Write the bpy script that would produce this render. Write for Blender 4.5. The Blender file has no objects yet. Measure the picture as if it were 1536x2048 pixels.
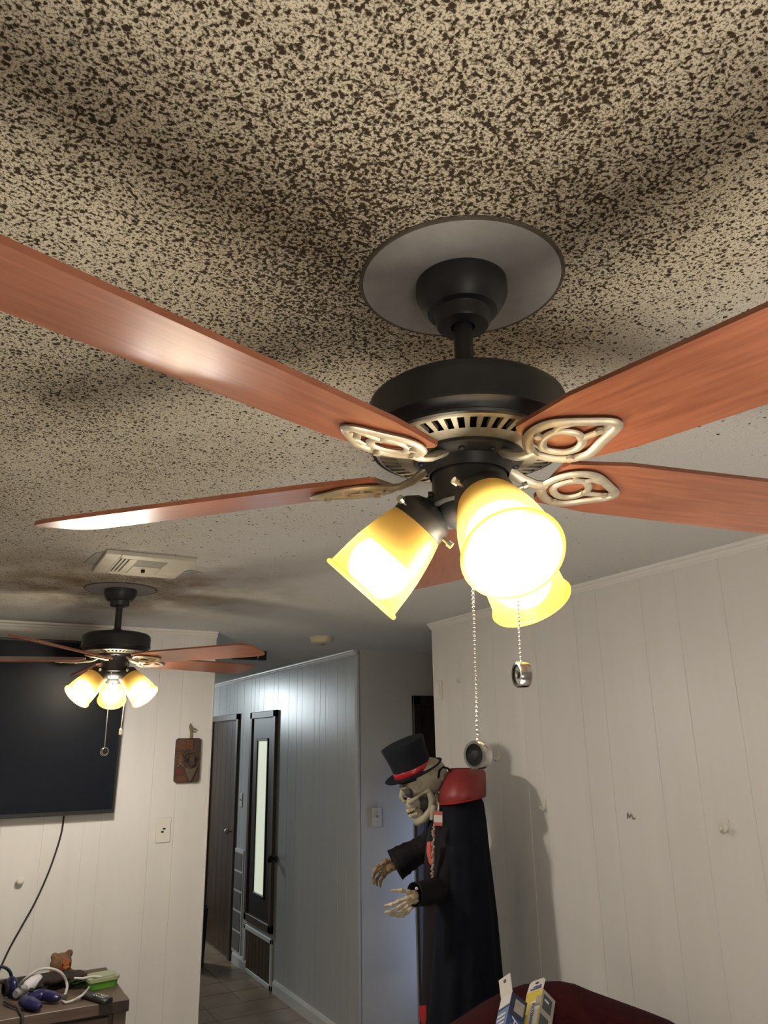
import bpy, bmesh, math, random
from mathutils import Vector as V, Matrix as M4
random.seed(7)
PI = math.pi
sin, cos, rad = math.sin, math.cos, math.radians
SC = bpy.context.scene
COL = SC.collection

# ------------------------------------------------------------------ camera
F_PX, CX, CY = 1511.7, 768.0, 1024.0                       # 1536 x 2048 frame
PITCH, YAW, ROLL = rad(16.958), rad(28.8375), rad(-0.9347)
EYE = V((0, 0, 1.75))
FW = V((sin(YAW)*cos(PITCH), cos(YAW)*cos(PITCH), sin(PITCH)))
r0 = V((cos(YAW), -sin(YAW), 0)); u0 = r0.cross(FW)
RT = r0*cos(ROLL) + u0*sin(ROLL); UP = -r0*sin(ROLL) + u0*cos(ROLL)
cam = bpy.data.cameras.new('camera'); cam.sensor_fit = 'VERTICAL'; cam.sensor_height = 36.0
cam.lens = F_PX/2048*36.0; cam.clip_start = 0.02; cam.clip_end = 60
co = bpy.data.objects.new('camera', cam); COL.objects.link(co)
m = M4((RT, UP, -FW)).transposed().to_4x4(); m.translation = EYE
co.matrix_world = m
SC.camera = co

def at(px, py, axis, val):
    """the point of the room plane <axis> = val that stands behind a pixel of the photograph"""
    d = FW*F_PX + RT*(px-CX) - UP*(py-CY)
    return EYE + d*((val-EYE[axis])/d[axis])

# ------------------------------------------------------------------ world, lights, exposure
w = bpy.data.worlds.new('dusk'); SC.world = w; w.use_nodes = True
w.node_tree.nodes['Background'].inputs[0].default_value = (.35, .42, .55, 1)
w.node_tree.nodes['Background'].inputs[1].default_value = 0.02
SC.view_settings.view_transform = 'Standard'; SC.view_settings.look = 'None'
SC.view_settings.exposure = 0.0; SC.view_settings.gamma = 1.0; SC.view_settings.use_curve_mapping = False
BULB_POWER = 545.0

def area_light(name, loc, direction, sx, sy, power, color):
    l = bpy.data.lights.new(name, 'AREA'); l.shape = 'RECTANGLE'; l.size = sx; l.size_y = sy; l.energy = power; l.color = color
    o = bpy.data.objects.new(name, l); COL.objects.link(o); o.location = loc
    o.rotation_euler = V(direction).to_track_quat('-Z', 'Y').to_euler(); return o
area_light('hall_ceiling_lamp', (1.35, 8.4, 2.25), (.25, -.35, -1), 0.25, 1.4, 46, (.84, .95, 1.0))
area_light('passage_window_light', (2.86, 4.33, .80), (-1, .42, 0), 0.10, 1.25, 1.3, (.46, .62, 1.0))
area_light('rear_fill_light', (0.10, -.85, 1.25), (0, .25, 1), 0.45, 0.45, 6, (1.0, .91, .78))  # added unseen uplight behind the camera, brightens the ceiling
area_light('ceiling_fill_light', (0.38, .20, .62), (0, .0, 1), 0.75, 0.75, 17, (1.0, .90, .74))  # added unseen panel low in the room, lights the ceiling from below

# ------------------------------------------------------------------ materials
def nodes(name):
    mt = bpy.data.materials.new(name); mt.use_nodes = True
    nt = mt.node_tree; return mt, nt, nt.nodes['Principled BSDF']
def link(nt, a, b): nt.links.new(a, b)
def node(nt, typ, **kw):
    n = nt.nodes.new(typ)
    for k, v in kw.items():
        if k in n.inputs: n.inputs[k].default_value = v
        else: setattr(n, k, v)
    return n
def mat(name, col, rough=.5, metal=0., var=0., scale=12., bump=0., bscale=60., coat=0., stretch=None, col2=None, spec=.5):
    mt, nt, b = nodes(name)
    b.inputs['Base Color'].default_value = (*col, 1); b.inputs['Roughness'].default_value = rough
    b.inputs['Metallic'].default_value = metal; b.inputs['Coat Weight'].default_value = coat
    b.inputs['Specular IOR Level'].default_value = spec
    b.inputs['Coat Roughness'].default_value = .15
    tc = node(nt, 'ShaderNodeTexCoord'); mp = node(nt, 'ShaderNodeMapping')
    if stretch: mp.inputs['Scale'].default_value = stretch
    link(nt, tc.outputs['Object'], mp.inputs[0])
    if var or col2:
        n = node(nt, 'ShaderNodeTexNoise', Scale=scale, Detail=4.0, Roughness=.6); link(nt, mp.outputs[0], n.inputs[0])
        r = node(nt, 'ShaderNodeValToRGB')
        c2 = col2 or tuple(min(1, c*(1+var)) for c in col); c1 = col if col2 else tuple(c*(1-var) for c in col)
        r.color_ramp.elements[0].color = (*c1, 1); r.color_ramp.elements[1].color = (*c2, 1)
        r.color_ramp.elements[0].position = .35; r.color_ramp.elements[1].position = .68
        link(nt, n.outputs[0], r.inputs[0]); link(nt, r.outputs[0], b.inputs['Base Color'])
    if bump:
        n2 = node(nt, 'ShaderNodeTexNoise', Scale=bscale, Detail=3.0); link(nt, mp.outputs[0], n2.inputs[0])
        bp = node(nt, 'ShaderNodeBump', Strength=bump, Distance=.004); link(nt, n2.outputs[0], bp.inputs['Height'])
        link(nt, bp.outputs[0], b.inputs['Normal'])
    return mt
def emit(name, col, s):
    mt, nt, b = nodes(name)
    b.inputs['Base Color'].default_value = (*col, 1); b.inputs['Emission Color'].default_value = (*col, 1)
    b.inputs['Emission Strength'].default_value = s; return mt

MT = {}
MT['white_panel'] = mat('painted white wall panelling', (.70, .675, .64), .42, var=.03, scale=1.5, bump=.10, bscale=9, stretch=(6, 6, .6))
MT['hall_panel'] = mat('satin painted hall panelling', (.50, .50, .49), .30, var=.04, scale=1.5, bump=.10, bscale=7, stretch=(9, 9, .4))
MT['white_trim'] = mat('white painted trim', (.74, .72, .68), .4, var=.02)
MT['plain_wall'] = mat('grey white wall paint', (.52, .51, .49), .5, var=.03, scale=2)
MT['groove'] = mat('painted panel joint', (.66, .64, .61), .6)
MT['bronze'] = mat('dark oil rubbed bronze', (.036, .037, .042), .42, .3, var=.15, scale=30)
MT['brass'] = mat('antique bronze casting', (.50, .455, .37), .42, .45, var=.2, scale=40)
MT['black'] = mat('black interior', (.006, .006, .007), .8)
MT['blade'] = mat('reddish cherry blade veneer', (.27, .092, .052), .30, 0, scale=9, stretch=(1, 14, 1), col2=(.38, .145, .082), coat=.25)
MT['chrome'] = mat('polished chrome', (.6, .6, .6), .16, 1.0)
MT['chain'] = mat('nickel bead chain', (.74, .74, .72), .28, 1.0)
MT['patch'] = mat('smooth ceiling patch', (.34, .33, .325), .75, var=.08, scale=25, bump=.2, bscale=120)
MT['patch_rim'] = mat('dusty patch rim', (.10, .08, .06), .8, var=.2, scale=40)
MT['vent'] = mat('yellowed vent metal', (.60, .56, .48), .5, var=.08, scale=20)
MT['vent_grey'] = mat('grey vent damper', (.24, .23, .20), .6, var=.1, scale=20)
MT['plastic'] = mat('ivory plastic', (.70, .67, .60), .4, var=.02)
MT['detector'] = mat('aged cream plastic', (.62, .56, .40), .5, var=.03)
MT['screen'] = mat('black glossy screen', (.008, .010, .015), .34, spec=.07)
MT['bezel'] = mat('black plastic bezel', (.012, .012, .013), .4)
MT['cord'] = mat('dark brown cord', (.03, .022, .02), .6)
MT['white_cord'] = mat('white cable', (.46, .44, .42), .5)
MT['darkwood'] = mat('dark stained door wood', (.045, .022, .012), .35, scale=5, stretch=(10, 10, .7), col2=(.085, .042, .022), spec=.3)
MT['frame_dark'] = mat('near black door frame', (.022, .014, .011), .45, var=.2, scale=8, stretch=(6, 6, 1))
MT['casing'] = mat('weathered brown door casing', (.085, .062, .045), .45, var=.2, scale=8, stretch=(6, 6, 1))
MT['kick'] = mat('brown vertical boards', (.05, .03, .014), .5, scale=8, stretch=(12, 12, .8), col2=(.10, .064, .03))
MT['tile'] = mat('brown ceramic floor tile', (.23, .155, .105), .28, scale=5, col2=(.31, .225, .15), bump=.05, bscale=30)
MT['grout'] = mat('dark grout', (.07, .05, .035), .8)
MT['wall_tile'] = mat('grey wall tile', (.16, .145, .14), .3, var=.1)
MT['floor'] = mat('pale beige floor covering', (.58, .55, .505), .7, var=.1, scale=6)
MT['pane'] = emit('frosted pane lit from the room behind', (.80, .84, .66), .60)
MT['cabinet'] = mat('grey brown laminate', (.070, .047, .034), .5, scale=7, stretch=(.9, 10, 10), col2=(.110, .078, .057))
MT['endgrain'] = mat('dark corner block', (.020, .012, .010), .5, scale=16, col2=(.04, .026, .021))
MT['maroon'] = mat('maroon upholstery', (.033, .0040, .0055), .85, spec=.12, var=.2, scale=40, bump=.25, bscale=220)
MT['bone'] = mat('aged bone', (.27, .24, .17), .5, scale=22, col2=(.42, .38, .29), bump=.25, bscale=90)
MT['bone_warm'] = mat('yellowed bone hand', (.36, .28, .17), .5, scale=45, col2=(.58, .50, .35))
MT['bone_backlit'] = mat('brown back-lit bone hand', (.16, .10, .05), .55, scale=60, col2=(.34, .23, .13))  # brown tone puts the far hand's back-lit shade into the bone colour
MT['socket'] = mat('dark grey eye socket', (.045, .035, .035), .7)
MT['mouth'] = mat('dark mouth line', (.04, .03, .02), .8)
MT['black_cloth'] = mat('black costume cloth', (.004, .005, .010), .85, var=.2, scale=30, spec=.15)
MT['jacket'] = mat('black suit cloth', (.006, .005, .007), .8, var=.2, scale=30, spec=.2)
MT['hat'] = mat('black felt', (.0055, .0075, .013), .75, var=.1, scale=60, spec=.25)
MT['satin'] = mat('red satin', (.42, .010, .017), .30, var=.12, scale=14, spec=.6)
MT['satin_dark'] = mat('dull red collar lining', (.215, .018, .020), .48, var=.12, scale=14)
MT['white_cloth'] = mat('white cloth', (.60, .58, .54), .7)
MT['tag_red'] = mat('red tag print', (.50, .09, .08), .6)
MT['lace'] = mat('gold and white trim', (.42, .34, .24), .5, scale=90, col2=(.16, .08, .07))
MT['wood_mask'] = mat('carved dark wood', (.034, .016, .009), .5, scale=26, col2=(.068, .036, .018), bump=.5, bscale=120)
MT['mask_orange'] = mat('orange stained carving', (.15, .050, .013), .5, scale=90, col2=(.045, .018, .008), bump=.6, bscale=140)
MT['mask_red'] = mat('dark red stain', (.11, .016, .014), .5, var=.2, scale=60)
MT['twine'] = mat('brown twine', (.20, .15, .08), .8)
MT['orange'] = mat('orange brown plush', (.27, .075, .014), .8, var=.25, scale=30, bump=.4, bscale=120)
MT['brown_fur'] = mat('tan brown plush', (.16, .085, .04), .9, var=.3, scale=40, bump=.5, bscale=140)
MT['yellow'] = mat('mustard plush', (.30, .17, .03), .85, var=.2, scale=30)
MT['green'] = mat('bright green plastic', (.10, .30, .03), .35, var=.05)
MT['pale_green'] = mat('pale frosted lid', (.30, .33, .20), .4, var=.05)
MT['blue'] = mat('dark blue plastic', (.011, .010, .062), .32, var=.1)
MT['teal'] = mat('dark teal plastic', (.012, .030, .045), .4, var=.1)
MT['white_plastic'] = mat('glossy white plastic', (.62, .60, .64), .3)
MT['green_cloth'] = mat('dark green and maroon cloth', (.008, .016, .008), .9, scale=14, col2=(.032, .008, .008), bump=.5, bscale=60)
MT['leaf_green'] = mat('dull green tinsel', (.030, .060, .018), .7, var=.3, scale=40)
MT['dark_plastic'] = mat('black remote plastic', (.012, .012, .013), .4)
MT['grey_key'] = mat('grey rubber key', (.28, .28, .28), .5)
MT['card_white'] = mat('white card', (.62, .58, .53), .5)
MT['card_blue'] = mat('blue card', (.022, .055, .17), .4, var=.1, scale=20)
MT['card_navy'] = mat('navy card', (.012, .018, .055), .4)
MT['card_yellow'] = mat('yellow card', (.60, .45, .03), .4, var=.05)
MT['card_grey'] = mat('grey printed card', (.30, .27, .255), .45, var=.1, scale=50)
MT['card_dark'] = mat('dark printed panel', (.05, .055, .06), .45, var=.3, scale=60)
MT['ink'] = mat('dark ink', (.03, .03, .05), .5)
MT['ink_blue'] = mat('blue ink', (.10, .10, .28), .5)
MT['ink_white'] = mat('white ink', (.60, .58, .58), .5)

def bulb_material():
    return emit('lit lamp globe', (1.0, .935, .85), BULB_POWER)
def shade_material(amount):
    """amber glass with a white coat inside: dense, lets only a little light through"""
    mt = bpy.data.materials.new('amber lamp glass'); mt.use_nodes = True; nt = mt.node_tree; nt.nodes.clear()
    out = node(nt, 'ShaderNodeOutputMaterial'); geo = node(nt, 'ShaderNodeNewGeometry')
    df = node(nt, 'ShaderNodeBsdfDiffuse'); tr = node(nt, 'ShaderNodeBsdfTranslucent')
    tr.inputs[0].default_value = (*amount, 1)
    cm = node(nt, 'ShaderNodeMix', data_type='RGBA')
    cm.inputs[6].default_value = (.40, .24, .06, 1); cm.inputs[7].default_value = (.80, .68, .42, 1)
    link(nt, geo.outputs['Backfacing'], cm.inputs[0]); link(nt, cm.outputs[2], df.inputs[0])
    rf = node(nt, 'ShaderNodeBsdfRefraction', Roughness=.70, IOR=1.06); rf.inputs[0].default_value = (amount[0]*1.3, amount[1]*1.6, amount[2]*3, 1)
    a0 = node(nt, 'ShaderNodeAddShader'); link(nt, rf.outputs[0], a0.inputs[0]); link(nt, tr.outputs[0], a0.inputs[1])
    ad = node(nt, 'ShaderNodeAddShader'); link(nt, df.outputs[0], ad.inputs[0]); link(nt, a0.outputs[0], ad.inputs[1])
    gl = node(nt, 'ShaderNodeBsdfGlossy', Roughness=.25); mx = node(nt, 'ShaderNodeMixShader'); mx.inputs[0].default_value = .04
    link(nt, ad.outputs[0], mx.inputs[1]); link(nt, gl.outputs[0], mx.inputs[2]); link(nt, mx.outputs[0], out.inputs[0])
    return mt
MT['bulb'] = bulb_material(); MT['shade'] = shade_material((.0078, .0050, .0011)); MT['shade_lip'] = shade_material((.34, .27, .085))

def popcorn(fans):
    """cream sprayed ceiling, speckled with brown dust that is thickest round the fans and at the left of the room"""
    mt, nt, b = nodes('speckled sprayed ceiling'); b.inputs['Roughness'].default_value = .85
    b.inputs['Specular IOR Level'].default_value = .15
    geo = node(nt, 'ShaderNodeNewGeometry'); P = geo.outputs['Position']
    def math_(op, a, c=None, clamp=False):
        n = node(nt, 'ShaderNodeMath', operation=op); n.use_clamp = clamp
        for i, v in enumerate((a, c)):
            if v is None: continue
            if isinstance(v, (int, float)): n.inputs[i].default_value = v
            else: link(nt, v, n.inputs[i])
        return n.outputs[0]
    def noise(s, d=2., r=.5):
        n = node(nt, 'ShaderNodeTexNoise', Scale=s, Detail=d, Roughness=r); link(nt, P, n.inputs[0]); return n.outputs[0]
    def smooth(x, a, c):
        n = node(nt, 'ShaderNodeMapRange', interpolation_type='SMOOTHSTEP'); link(nt, x, n.inputs[0])
        n.inputs[1].default_value = a; n.inputs[2].default_value = c; return n.outputs[0]
    sep = node(nt, 'ShaderNodeSeparateXYZ'); link(nt, P, sep.inputs[0]); X, Y = sep.outputs[0], sep.outputs[1]
    xs = math_('ADD', X, math_('MULTIPLY', Y, .35))
    dens = math_('SUBTRACT', 1.0, smooth(xs, .35, 2.10))
    stain = None
    for fx, fy in fans:
        d = node(nt, 'ShaderNodeVectorMath', operation='DISTANCE'); link(nt, P, d.inputs[0]); d.inputs[1].default_value = (fx, fy, 2.35)
        g = math_('SUBTRACT', 1.0, math_('DIVIDE', math_('ABSOLUTE', math_('SUBTRACT', d.outputs['Value'], .20)), .26), True)
        dens = math_('ADD', dens, math_('MULTIPLY', g, .45))
        g2 = math_('SUBTRACT', 1.0, math_('DIVIDE', math_('ABSOLUTE', math_('SUBTRACT', d.outputs['Value'], .22)), .62), True)
        stain = math_('MULTIPLY', g2, .25) if stain is None else math_('ADD', stain, math_('MULTIPLY', g2, .8))
    dens = math_('ADD', dens, math_('MULTIPLY', math_('SUBTRACT', noise(2.2, 3.), .5), .8))
    fine = noise(205., 2., .5); mic = noise(400., 1.)
    s1 = smooth(math_('SUBTRACT', fine, math_('SUBTRACT', .735, math_('MULTIPLY', dens, .18))), -.05, .07)
    vo = node(nt, 'ShaderNodeTexVoronoi', Scale=100.); link(nt, P, vo.inputs[0])
    sc_ = node(nt, 'ShaderNodeSeparateColor'); link(nt, vo.outputs['Color'], sc_.inputs[0])
    pick = smooth(math_('SUBTRACT', math_('MULTIPLY', dens, .46), sc_.outputs[0]), 0., .03)
    rad_ = math_('ADD', .16, math_('MULTIPLY', sc_.outputs[1], .26))
    wob = math_('ADD', vo.outputs['Distance'], math_('MULTIPLY', math_('SUBTRACT', fine, .5), .55))
    s2 = math_('MULTIPLY', pick, math_('SUBTRACT', 1.0, smooth(math_('SUBTRACT', wob, rad_), -.10, .06)))
    s3 = math_('MULTIPLY', smooth(math_('SUBTRACT', mic, math_('SUBTRACT', .70, math_('MULTIPLY', dens, .15))), -.05, .09), .7)
    s = math_('MAXIMUM', math_('MAXIMUM', s1, s2), s3)
    tint = node(nt, 'ShaderNodeMix', data_type='RGBA'); tint.inputs[6].default_value = (.66, .655, .64, 1); tint.inputs[7].default_value = (.68, .615, .485, 1)
    link(nt, smooth(dens, .1, 1.1), tint.inputs[0])
    st = node(nt, 'ShaderNodeMix', data_type='RGBA'); st.inputs[7].default_value = (.30, .215, .125, 1); link(nt, tint.outputs[2], st.inputs[6])
    link(nt, math_('MULTIPLY', stain, smooth(noise(6.5, 4., .6), .36, .66)), st.inputs[0])
    mx = node(nt, 'ShaderNodeMix', data_type='RGBA'); mx.inputs[7].default_value = (.050, .034, .021, 1)
    link(nt, st.outputs[2], mx.inputs[6]); link(nt, s, mx.inputs[0]); link(nt, mx.outputs[2], b.inputs['Base Color'])
    bp = node(nt, 'ShaderNodeBump', Strength=.55, Distance=.006)
    link(nt, math_('ADD', noise(120., 3.), math_('MULTIPLY', s, .25)), bp.inputs['Height']); link(nt, bp.outputs[0], b.inputs['Normal'])
    return mt

# ------------------------------------------------------------------ mesh helpers
class MB:
    def __init__(s): s.v, s.f, s.mi, s.cur = [], [], [], 0
    def add(s, vs, fs, mtx=None):
        n = len(s.v)
        s.v += [tuple(mtx @ V(p)) if mtx else tuple(p) for p in vs]
        s.f += [tuple(i+n for i in f) for f in fs]; s.mi += [s.cur]*len(fs); return s
    def box(s, lo, hi, mtx=None, c=0.0):
        x0, y0, z0 = lo; x1, y1, z1 = hi
        if c <= 0:
            vs = [(x0,y0,z0),(x1,y0,z0),(x1,y1,z0),(x0,y1,z0),(x0,y0,z1),(x1,y0,z1),(x1,y1,z1),(x0,y1,z1)]
            return s.add(vs, [(3,2,1,0),(4,5,6,7),(0,1,5,4),(1,2,6,5),(2,3,7,6),(3,0,4,7)], mtx)
        bm = bmesh.new(); bmesh.ops.create_cube(bm, size=1)
        for v in bm.verts: v.co = V(((x0+x1)/2+v.co.x*(x1-x0), (y0+y1)/2+v.co.y*(y1-y0), (z0+z1)/2+v.co.z*(z1-z0)))
        bmesh.ops.bevel(bm, geom=bm.edges[:], offset=c, segments=2 if c > .006 else 1, affect='EDGES', profile=.5)
        bm.verts.index_update(); vs = [v.co.copy() for v in bm.verts]; fs = [[v.index for v in f.verts] for f in bm.faces]; bm.free()
        return s.add(vs, fs, mtx)
    def lathe(s, prof, n=32, mtx=None, cap=(False, False), sx=1., sy=1.):
        vs, fs = [], []
        for r, z in prof:
            for k in range(n): a = 2*PI*k/n; vs.append((r*cos(a)*sx, r*sin(a)*sy, z))
        for i in range(len(prof)-1):
            for k in range(n):
                k2 = (k+1) % n; fs.append((i*n+k, i*n+k2, (i+1)*n+k2, (i+1)*n+k))
        if cap[0]: fs.append(tuple(range(n-1, -1, -1)))
        if cap[1]: fs.append(tuple((len(prof)-1)*n+k for k in range(n)))
        return s.add(vs, fs, mtx)
    def sphere(s, c, r, nu=16, nv=10, mtx=None):
        if isinstance(r, (int, float)): r = (r, r, r)
        t = M4.Translation(V(c)) @ M4.Diagonal((*r, 1.0)); t = mtx @ t if mtx else t
        vs = [(0, 0, 1)]; fs = []
        for i in range(1, nv):
            for k in range(nu):
                a, p = 2*PI*k/nu, PI*i/nv; vs.append((sin(p)*cos(a), sin(p)*sin(a), cos(p)))
        vs.append((0, 0, -1)); L = len(vs)-1
        for k in range(nu):
            k2 = (k+1) % nu; fs.append((0, 1+k, 1+k2)); fs.append((L, 1+(nv-2)*nu+k2, 1+(nv-2)*nu+k))
            for i in range(nv-2): fs.append((1+i*nu+k, 1+(i+1)*nu+k, 1+(i+1)*nu+k2, 1+i*nu+k2))
        return s.add(vs, fs, t)
    def tube(s, pts, rr, n=10, cap=True, up=None, flat=1.0, closed=False, mtx=None):
        """swept round or flattened bar; rr one radius or one per point; flat scales the cross-section along <up>"""
        pts = [V(p) for p in pts]; L = len(pts)
        if isinstance(rr, (int, float)): rr = [rr]*L
        vs, fs = [], []; prev = None
        for i, p in enumerate(pts):
            a = pts[(i-1) % L] if (closed or i > 0) else p; c = pts[(i+1) % L] if (closed or i < L-1) else p
            t = (c-a).normalized()
            if up is not None: u = V(up)
            else:
                u = prev if prev is not None else (V((0, 0, 1)) if abs(t.z) < .9 else V((1, 0, 0)))
            sd = t.cross(u).normalized(); u = sd.cross(t).normalized(); prev = u
            for k in range(n):
                an = 2*PI*k/n; vs.append(p + sd*(cos(an)*rr[i]) + u*(sin(an)*rr[i]*flat))
        R_ = L if closed else L-1
        for i in range(R_):
            j = (i+1) % L
            for k in range(n): k2 = (k+1) % n; fs.append((i*n+k, i*n+k2, j*n+k2, j*n+k))
        if cap and not closed: fs.append(tuple(range(n-1, -1, -1))); fs.append(tuple((L-1)*n+k for k in range(n)))
        return s.add(vs, fs, mtx)
    def prism(s, poly, z0, z1, mtx=None):
        n = len(poly)
        vs = [(x, y, z0) for x, y in poly] + [(x, y, z1) for x, y in poly]
        fs = [tuple(range(n-1, -1, -1)), tuple(range(n, 2*n))] + [(i, (i+1) % n, n+(i+1) % n, n+i) for i in range(n)]
        return s.add(vs, fs, mtx)
    def loft(s, rows, closed=False, mtx=None, caps=False):
        n = len(rows[0]); vs = [p for r in rows for p in r]; fs = []
        for i in range(len(rows)-1):
            for k in range(n if closed else n-1):
                k2 = (k+1) % n; fs.append((i*n+k, i*n+k2, (i+1)*n+k2, (i+1)*n+k))
        if caps: fs.append(tuple(range(n-1, -1, -1))); fs.append(tuple((len(rows)-1)*n+k for k in range(n)))
        return s.add(vs, fs, mtx)
    def mesh(s, name, mats, smooth=True, angle=38):
        me = bpy.data.meshes.new(name); me.from_pydata(s.v, [], s.f)
        for k in (mats if isinstance(mats, (list, tuple)) else [mats]): me.materials.append(MT[k] if isinstance(k, str) else k)
        me.polygons.foreach_set('material_index', s.mi)
        bm = bmesh.new(); bm.from_mesh(me); bmesh.ops.recalc_face_normals(bm, faces=bm.faces[:]) if not getattr(s, 'keep', False) else None
        bm.to_mesh(me); bm.free()
        me.polygons.foreach_set('use_smooth', [smooth]*len(me.polygons))
        if smooth: me.set_sharp_from_angle(angle=rad(angle))
        me.update(); return me
    def build(s, name, mats, parent=None, smooth=True, angle=38, loc=None):
        o = bpy.data.objects.new(name, s.mesh(name, mats, smooth, angle)); COL.objects.link(o)
        if parent: o.parent = parent
        if loc is not None: o.location = loc
        return o
def tag(o, label=None, cat=None, group=None, kind=None):
    for k, v in (('label', label), ('category', cat), ('group', group), ('kind', kind)):
        if v: o[k] = v
    return o
def thing(name, label, cat, loc=(0, 0, 0), rz=0., group=None):
    o = bpy.data.objects.new(name, None); COL.objects.link(o); o.empty_display_size = .05
    o.location = loc; o.rotation_euler = (0, 0, rz); return tag(o, label, cat, group)
def struct(name, mb, m, parent=None, smooth=False):
    o = mb.build(name, m, parent, smooth)
    if not parent: o['kind'] = 'structure'
    return o
def remesh(o, voxel, smooth=2):
    """fuse overlapping solids of one object into a single continuous surface"""
    md = o.modifiers.new('r', 'REMESH'); md.mode = 'VOXEL'; md.voxel_size = voxel
    if smooth: ms = o.modifiers.new('s', 'SMOOTH'); ms.factor = .5; ms.iterations = smooth
    dg = bpy.context.evaluated_depsgraph_get(); me = bpy.data.meshes.new_from_object(o.evaluated_get(dg))
    old = o.data; o.modifiers.clear(); o.data = me
    if not me.materials:
        for k in old.materials: me.materials.append(k)
    me.polygons.foreach_set('use_smooth', [True]*len(me.polygons)); return o
def curve(pts, n=5):
    P_ = [V(p) for p in pts]; r = []
    for i in range(len(P_)-1):
        p0, p1, p2, p3 = P_[max(i-1, 0)], P_[i], P_[i+1], P_[min(i+2, len(P_)-1)]
        for k in range(n):
            t = k/n; r.append(.5*((2*p1)+(p2-p0)*t+(2*p0-5*p1+4*p2-p3)*t*t+(3*p1-p0-3*p2+p3)*t**3))
    return r+[P_[-1]]
def text(body, size, m, parent, name, mtx, depth=.0003, align='LEFT'):
    cu = bpy.data.curves.new(name, 'FONT'); cu.body = body; cu.size = size; cu.extrude = depth; cu.align_x = align
    o = bpy.data.objects.new(name+'_c', cu); COL.objects.link(o)
    me = bpy.data.meshes.new_from_object(o.evaluated_get(bpy.context.evaluated_depsgraph_get()))
    bpy.data.objects.remove(o); me.materials.clear(); me.materials.append(MT[m])
    t = bpy.data.objects.new(name, me); COL.objects.link(t); t.parent = parent; t.matrix_local = mtx; return t

# ------------------------------------------------------------------ room shell
H = 2.35
XR, XH, YT, YP = 2.163, 2.307, 4.142, 4.592        # right wall, hall wall, television wall, passage wall
FAN1 = at(922, 565, 2, H); FAN2 = at(242, 1178, 2, H)
MT['ceiling'] = popcorn([(FAN1.x, FAN1.y), (FAN2.x, FAN2.y)])
ceiling = struct('ceiling', MB().box((-2.7, -2.4, H), (4.2, 9.6, H+.1)), 'ceiling')
struct('floor', MB().box((-2.7, -2.4, -.12), (4.2, 9.6, -.012)), 'floor')
YE = at(866, 1262, 0, XR).y                        # end of the right wall
wr = struct('wall_right', MB().box((XR-.0015, -2.4, 0), (XR+.10, YE-.002, H)), 'groove')
gy = [YE, 3.28, 3.15, 3.03, 2.889, 2.69, 2.585, 2.326, 2.20, 1.97, 1.811, 1.623, 1.44, 1.33, 1.08, .82, .6, .2, -.2, -.6, -1.0, -1.4, -1.8, -2.4]
for a, c in zip(gy, gy[1:]):
    MB().box((XR-.004, c+.0008, 0), (XR+.0065, a-.0007, H-.002), c=.0014).build('panel_board', 'white_panel', wr, False)
MB().box((XR-.006, YE-.004, 0), (XR+.104, YE+.008, H-.002), c=.003).build('end_board', 'white_panel', wr, False)
wt = struct('wall_back', MB().box((-2.7, YT-.0015, 0), (at(430, 1272, 1, YT).x-.002, YT+.10, H)), 'groove')
XE = at(430, 1290, 1, YT).x
gx = [XE, at(361, 1420, 1, YT).x, at(275, 1980, 1, YT).x, at(180, 1900, 1, YT).x, .60, .42, .24, .05, -.2, -.4, -.64, -.9, -1.2, -1.6, -2.0, -2.7]
gx = sorted(set(round(g, 3) for g in gx), reverse=True)
for a, c in zip(gx, gx[1:]):
    MB().box((c+.0005, YT-.004, 0), (a-.0005, YT+.0065, H-.002), c=.0008).build('panel_board', 'white_panel', wt, False)
MB().box((XE-.004, YT-.006, 0), (XE+.008, YT+.104, H-.002), c=.003).build('end_board', 'white_panel', wt, False)
wh = struct('wall_hall', MB().box((XH-.0015, YP+.02, 0), (XH+.10, 9.5, H)), 'groove')
g = YP; hy = [g]
while g < 9.4:
    g += random.choice((.10, .13, .17, .20, .24)); hy.append(min(g, 9.5))
for a, c in zip(hy, hy[1:]):
    MB().box((XH-.004, a+.0006, 0), (XH+.0065, c-.0006, H-.002), c=.0015).build('panel_board', 'hall_panel', wh, False)
struct('wall_passage', MB().box((XH+.012, YP-.008, 0), (4.2, YP+.1, H)).box((XH-.012, YP-.018, .06), (XH+.004, YP+.02, H-.03)), 'plain_wall')
struct('wall_east', MB().box((4.1, -2.4, 0), (4.2, YP, H)), 'plain_wall')
struct('wall_left', MB().box((-2.7, -2.4, 0), (-2.6, 9.6, H)), 'white_panel')
struct('wall_front', MB().box((-2.7, -2.5, 0), (4.2, -2.4, H)), 'white_panel')
struct('wall_end', MB().box((-2.7, 9.5, 0), (4.2, 9.6, H)), 'plain_wall')

def crown(name, axis, w, a0, a1, sgn):
    """two-stepped crown moulding; w the wall plane, sgn the side of the room"""
    prof = [(0, H-.031), (.006, H-.031), (.008, H-.026), (.014, H-.022), (.017, H-.014), (.026, H-.010), (.028, H), (0, H)]
    rows = []
    for t in (a0, a1):
        rows.append([((w+sgn*p, t, z) if axis == 0 else (t, w+sgn*p, z)) for p, z in prof])
    struct(name, MB().loft(rows, True, caps=True), 'white_trim')
crown('trim_1', 0, XR-.004, -2.4, YE+.008, -1)
crown('trim_2', 1, YT-.004, -2.6, XE+.008, -1)
crown('trim_3', 0, XH-.004, YP, 9.5, -1)
def skirting(name, x, y0, y1, h=.085, t=.016):
    mb = MB(); rows = [[(x, y, 0), (x-t, y, 0), (x-t, y, h*.75), (x-t*.4, y, h), (x, y, h)] for y in (y0, y1)]
    return struct(name, mb.loft(rows, True, caps=True), 'white_trim')
D2 = dict(y0=at(547, 1868, 0, XH).y, y1=at(500, 1836, 0, XH).y)
skirting('baseboard_hall', XH-.004, YP, D2['y0']-.05)
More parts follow.
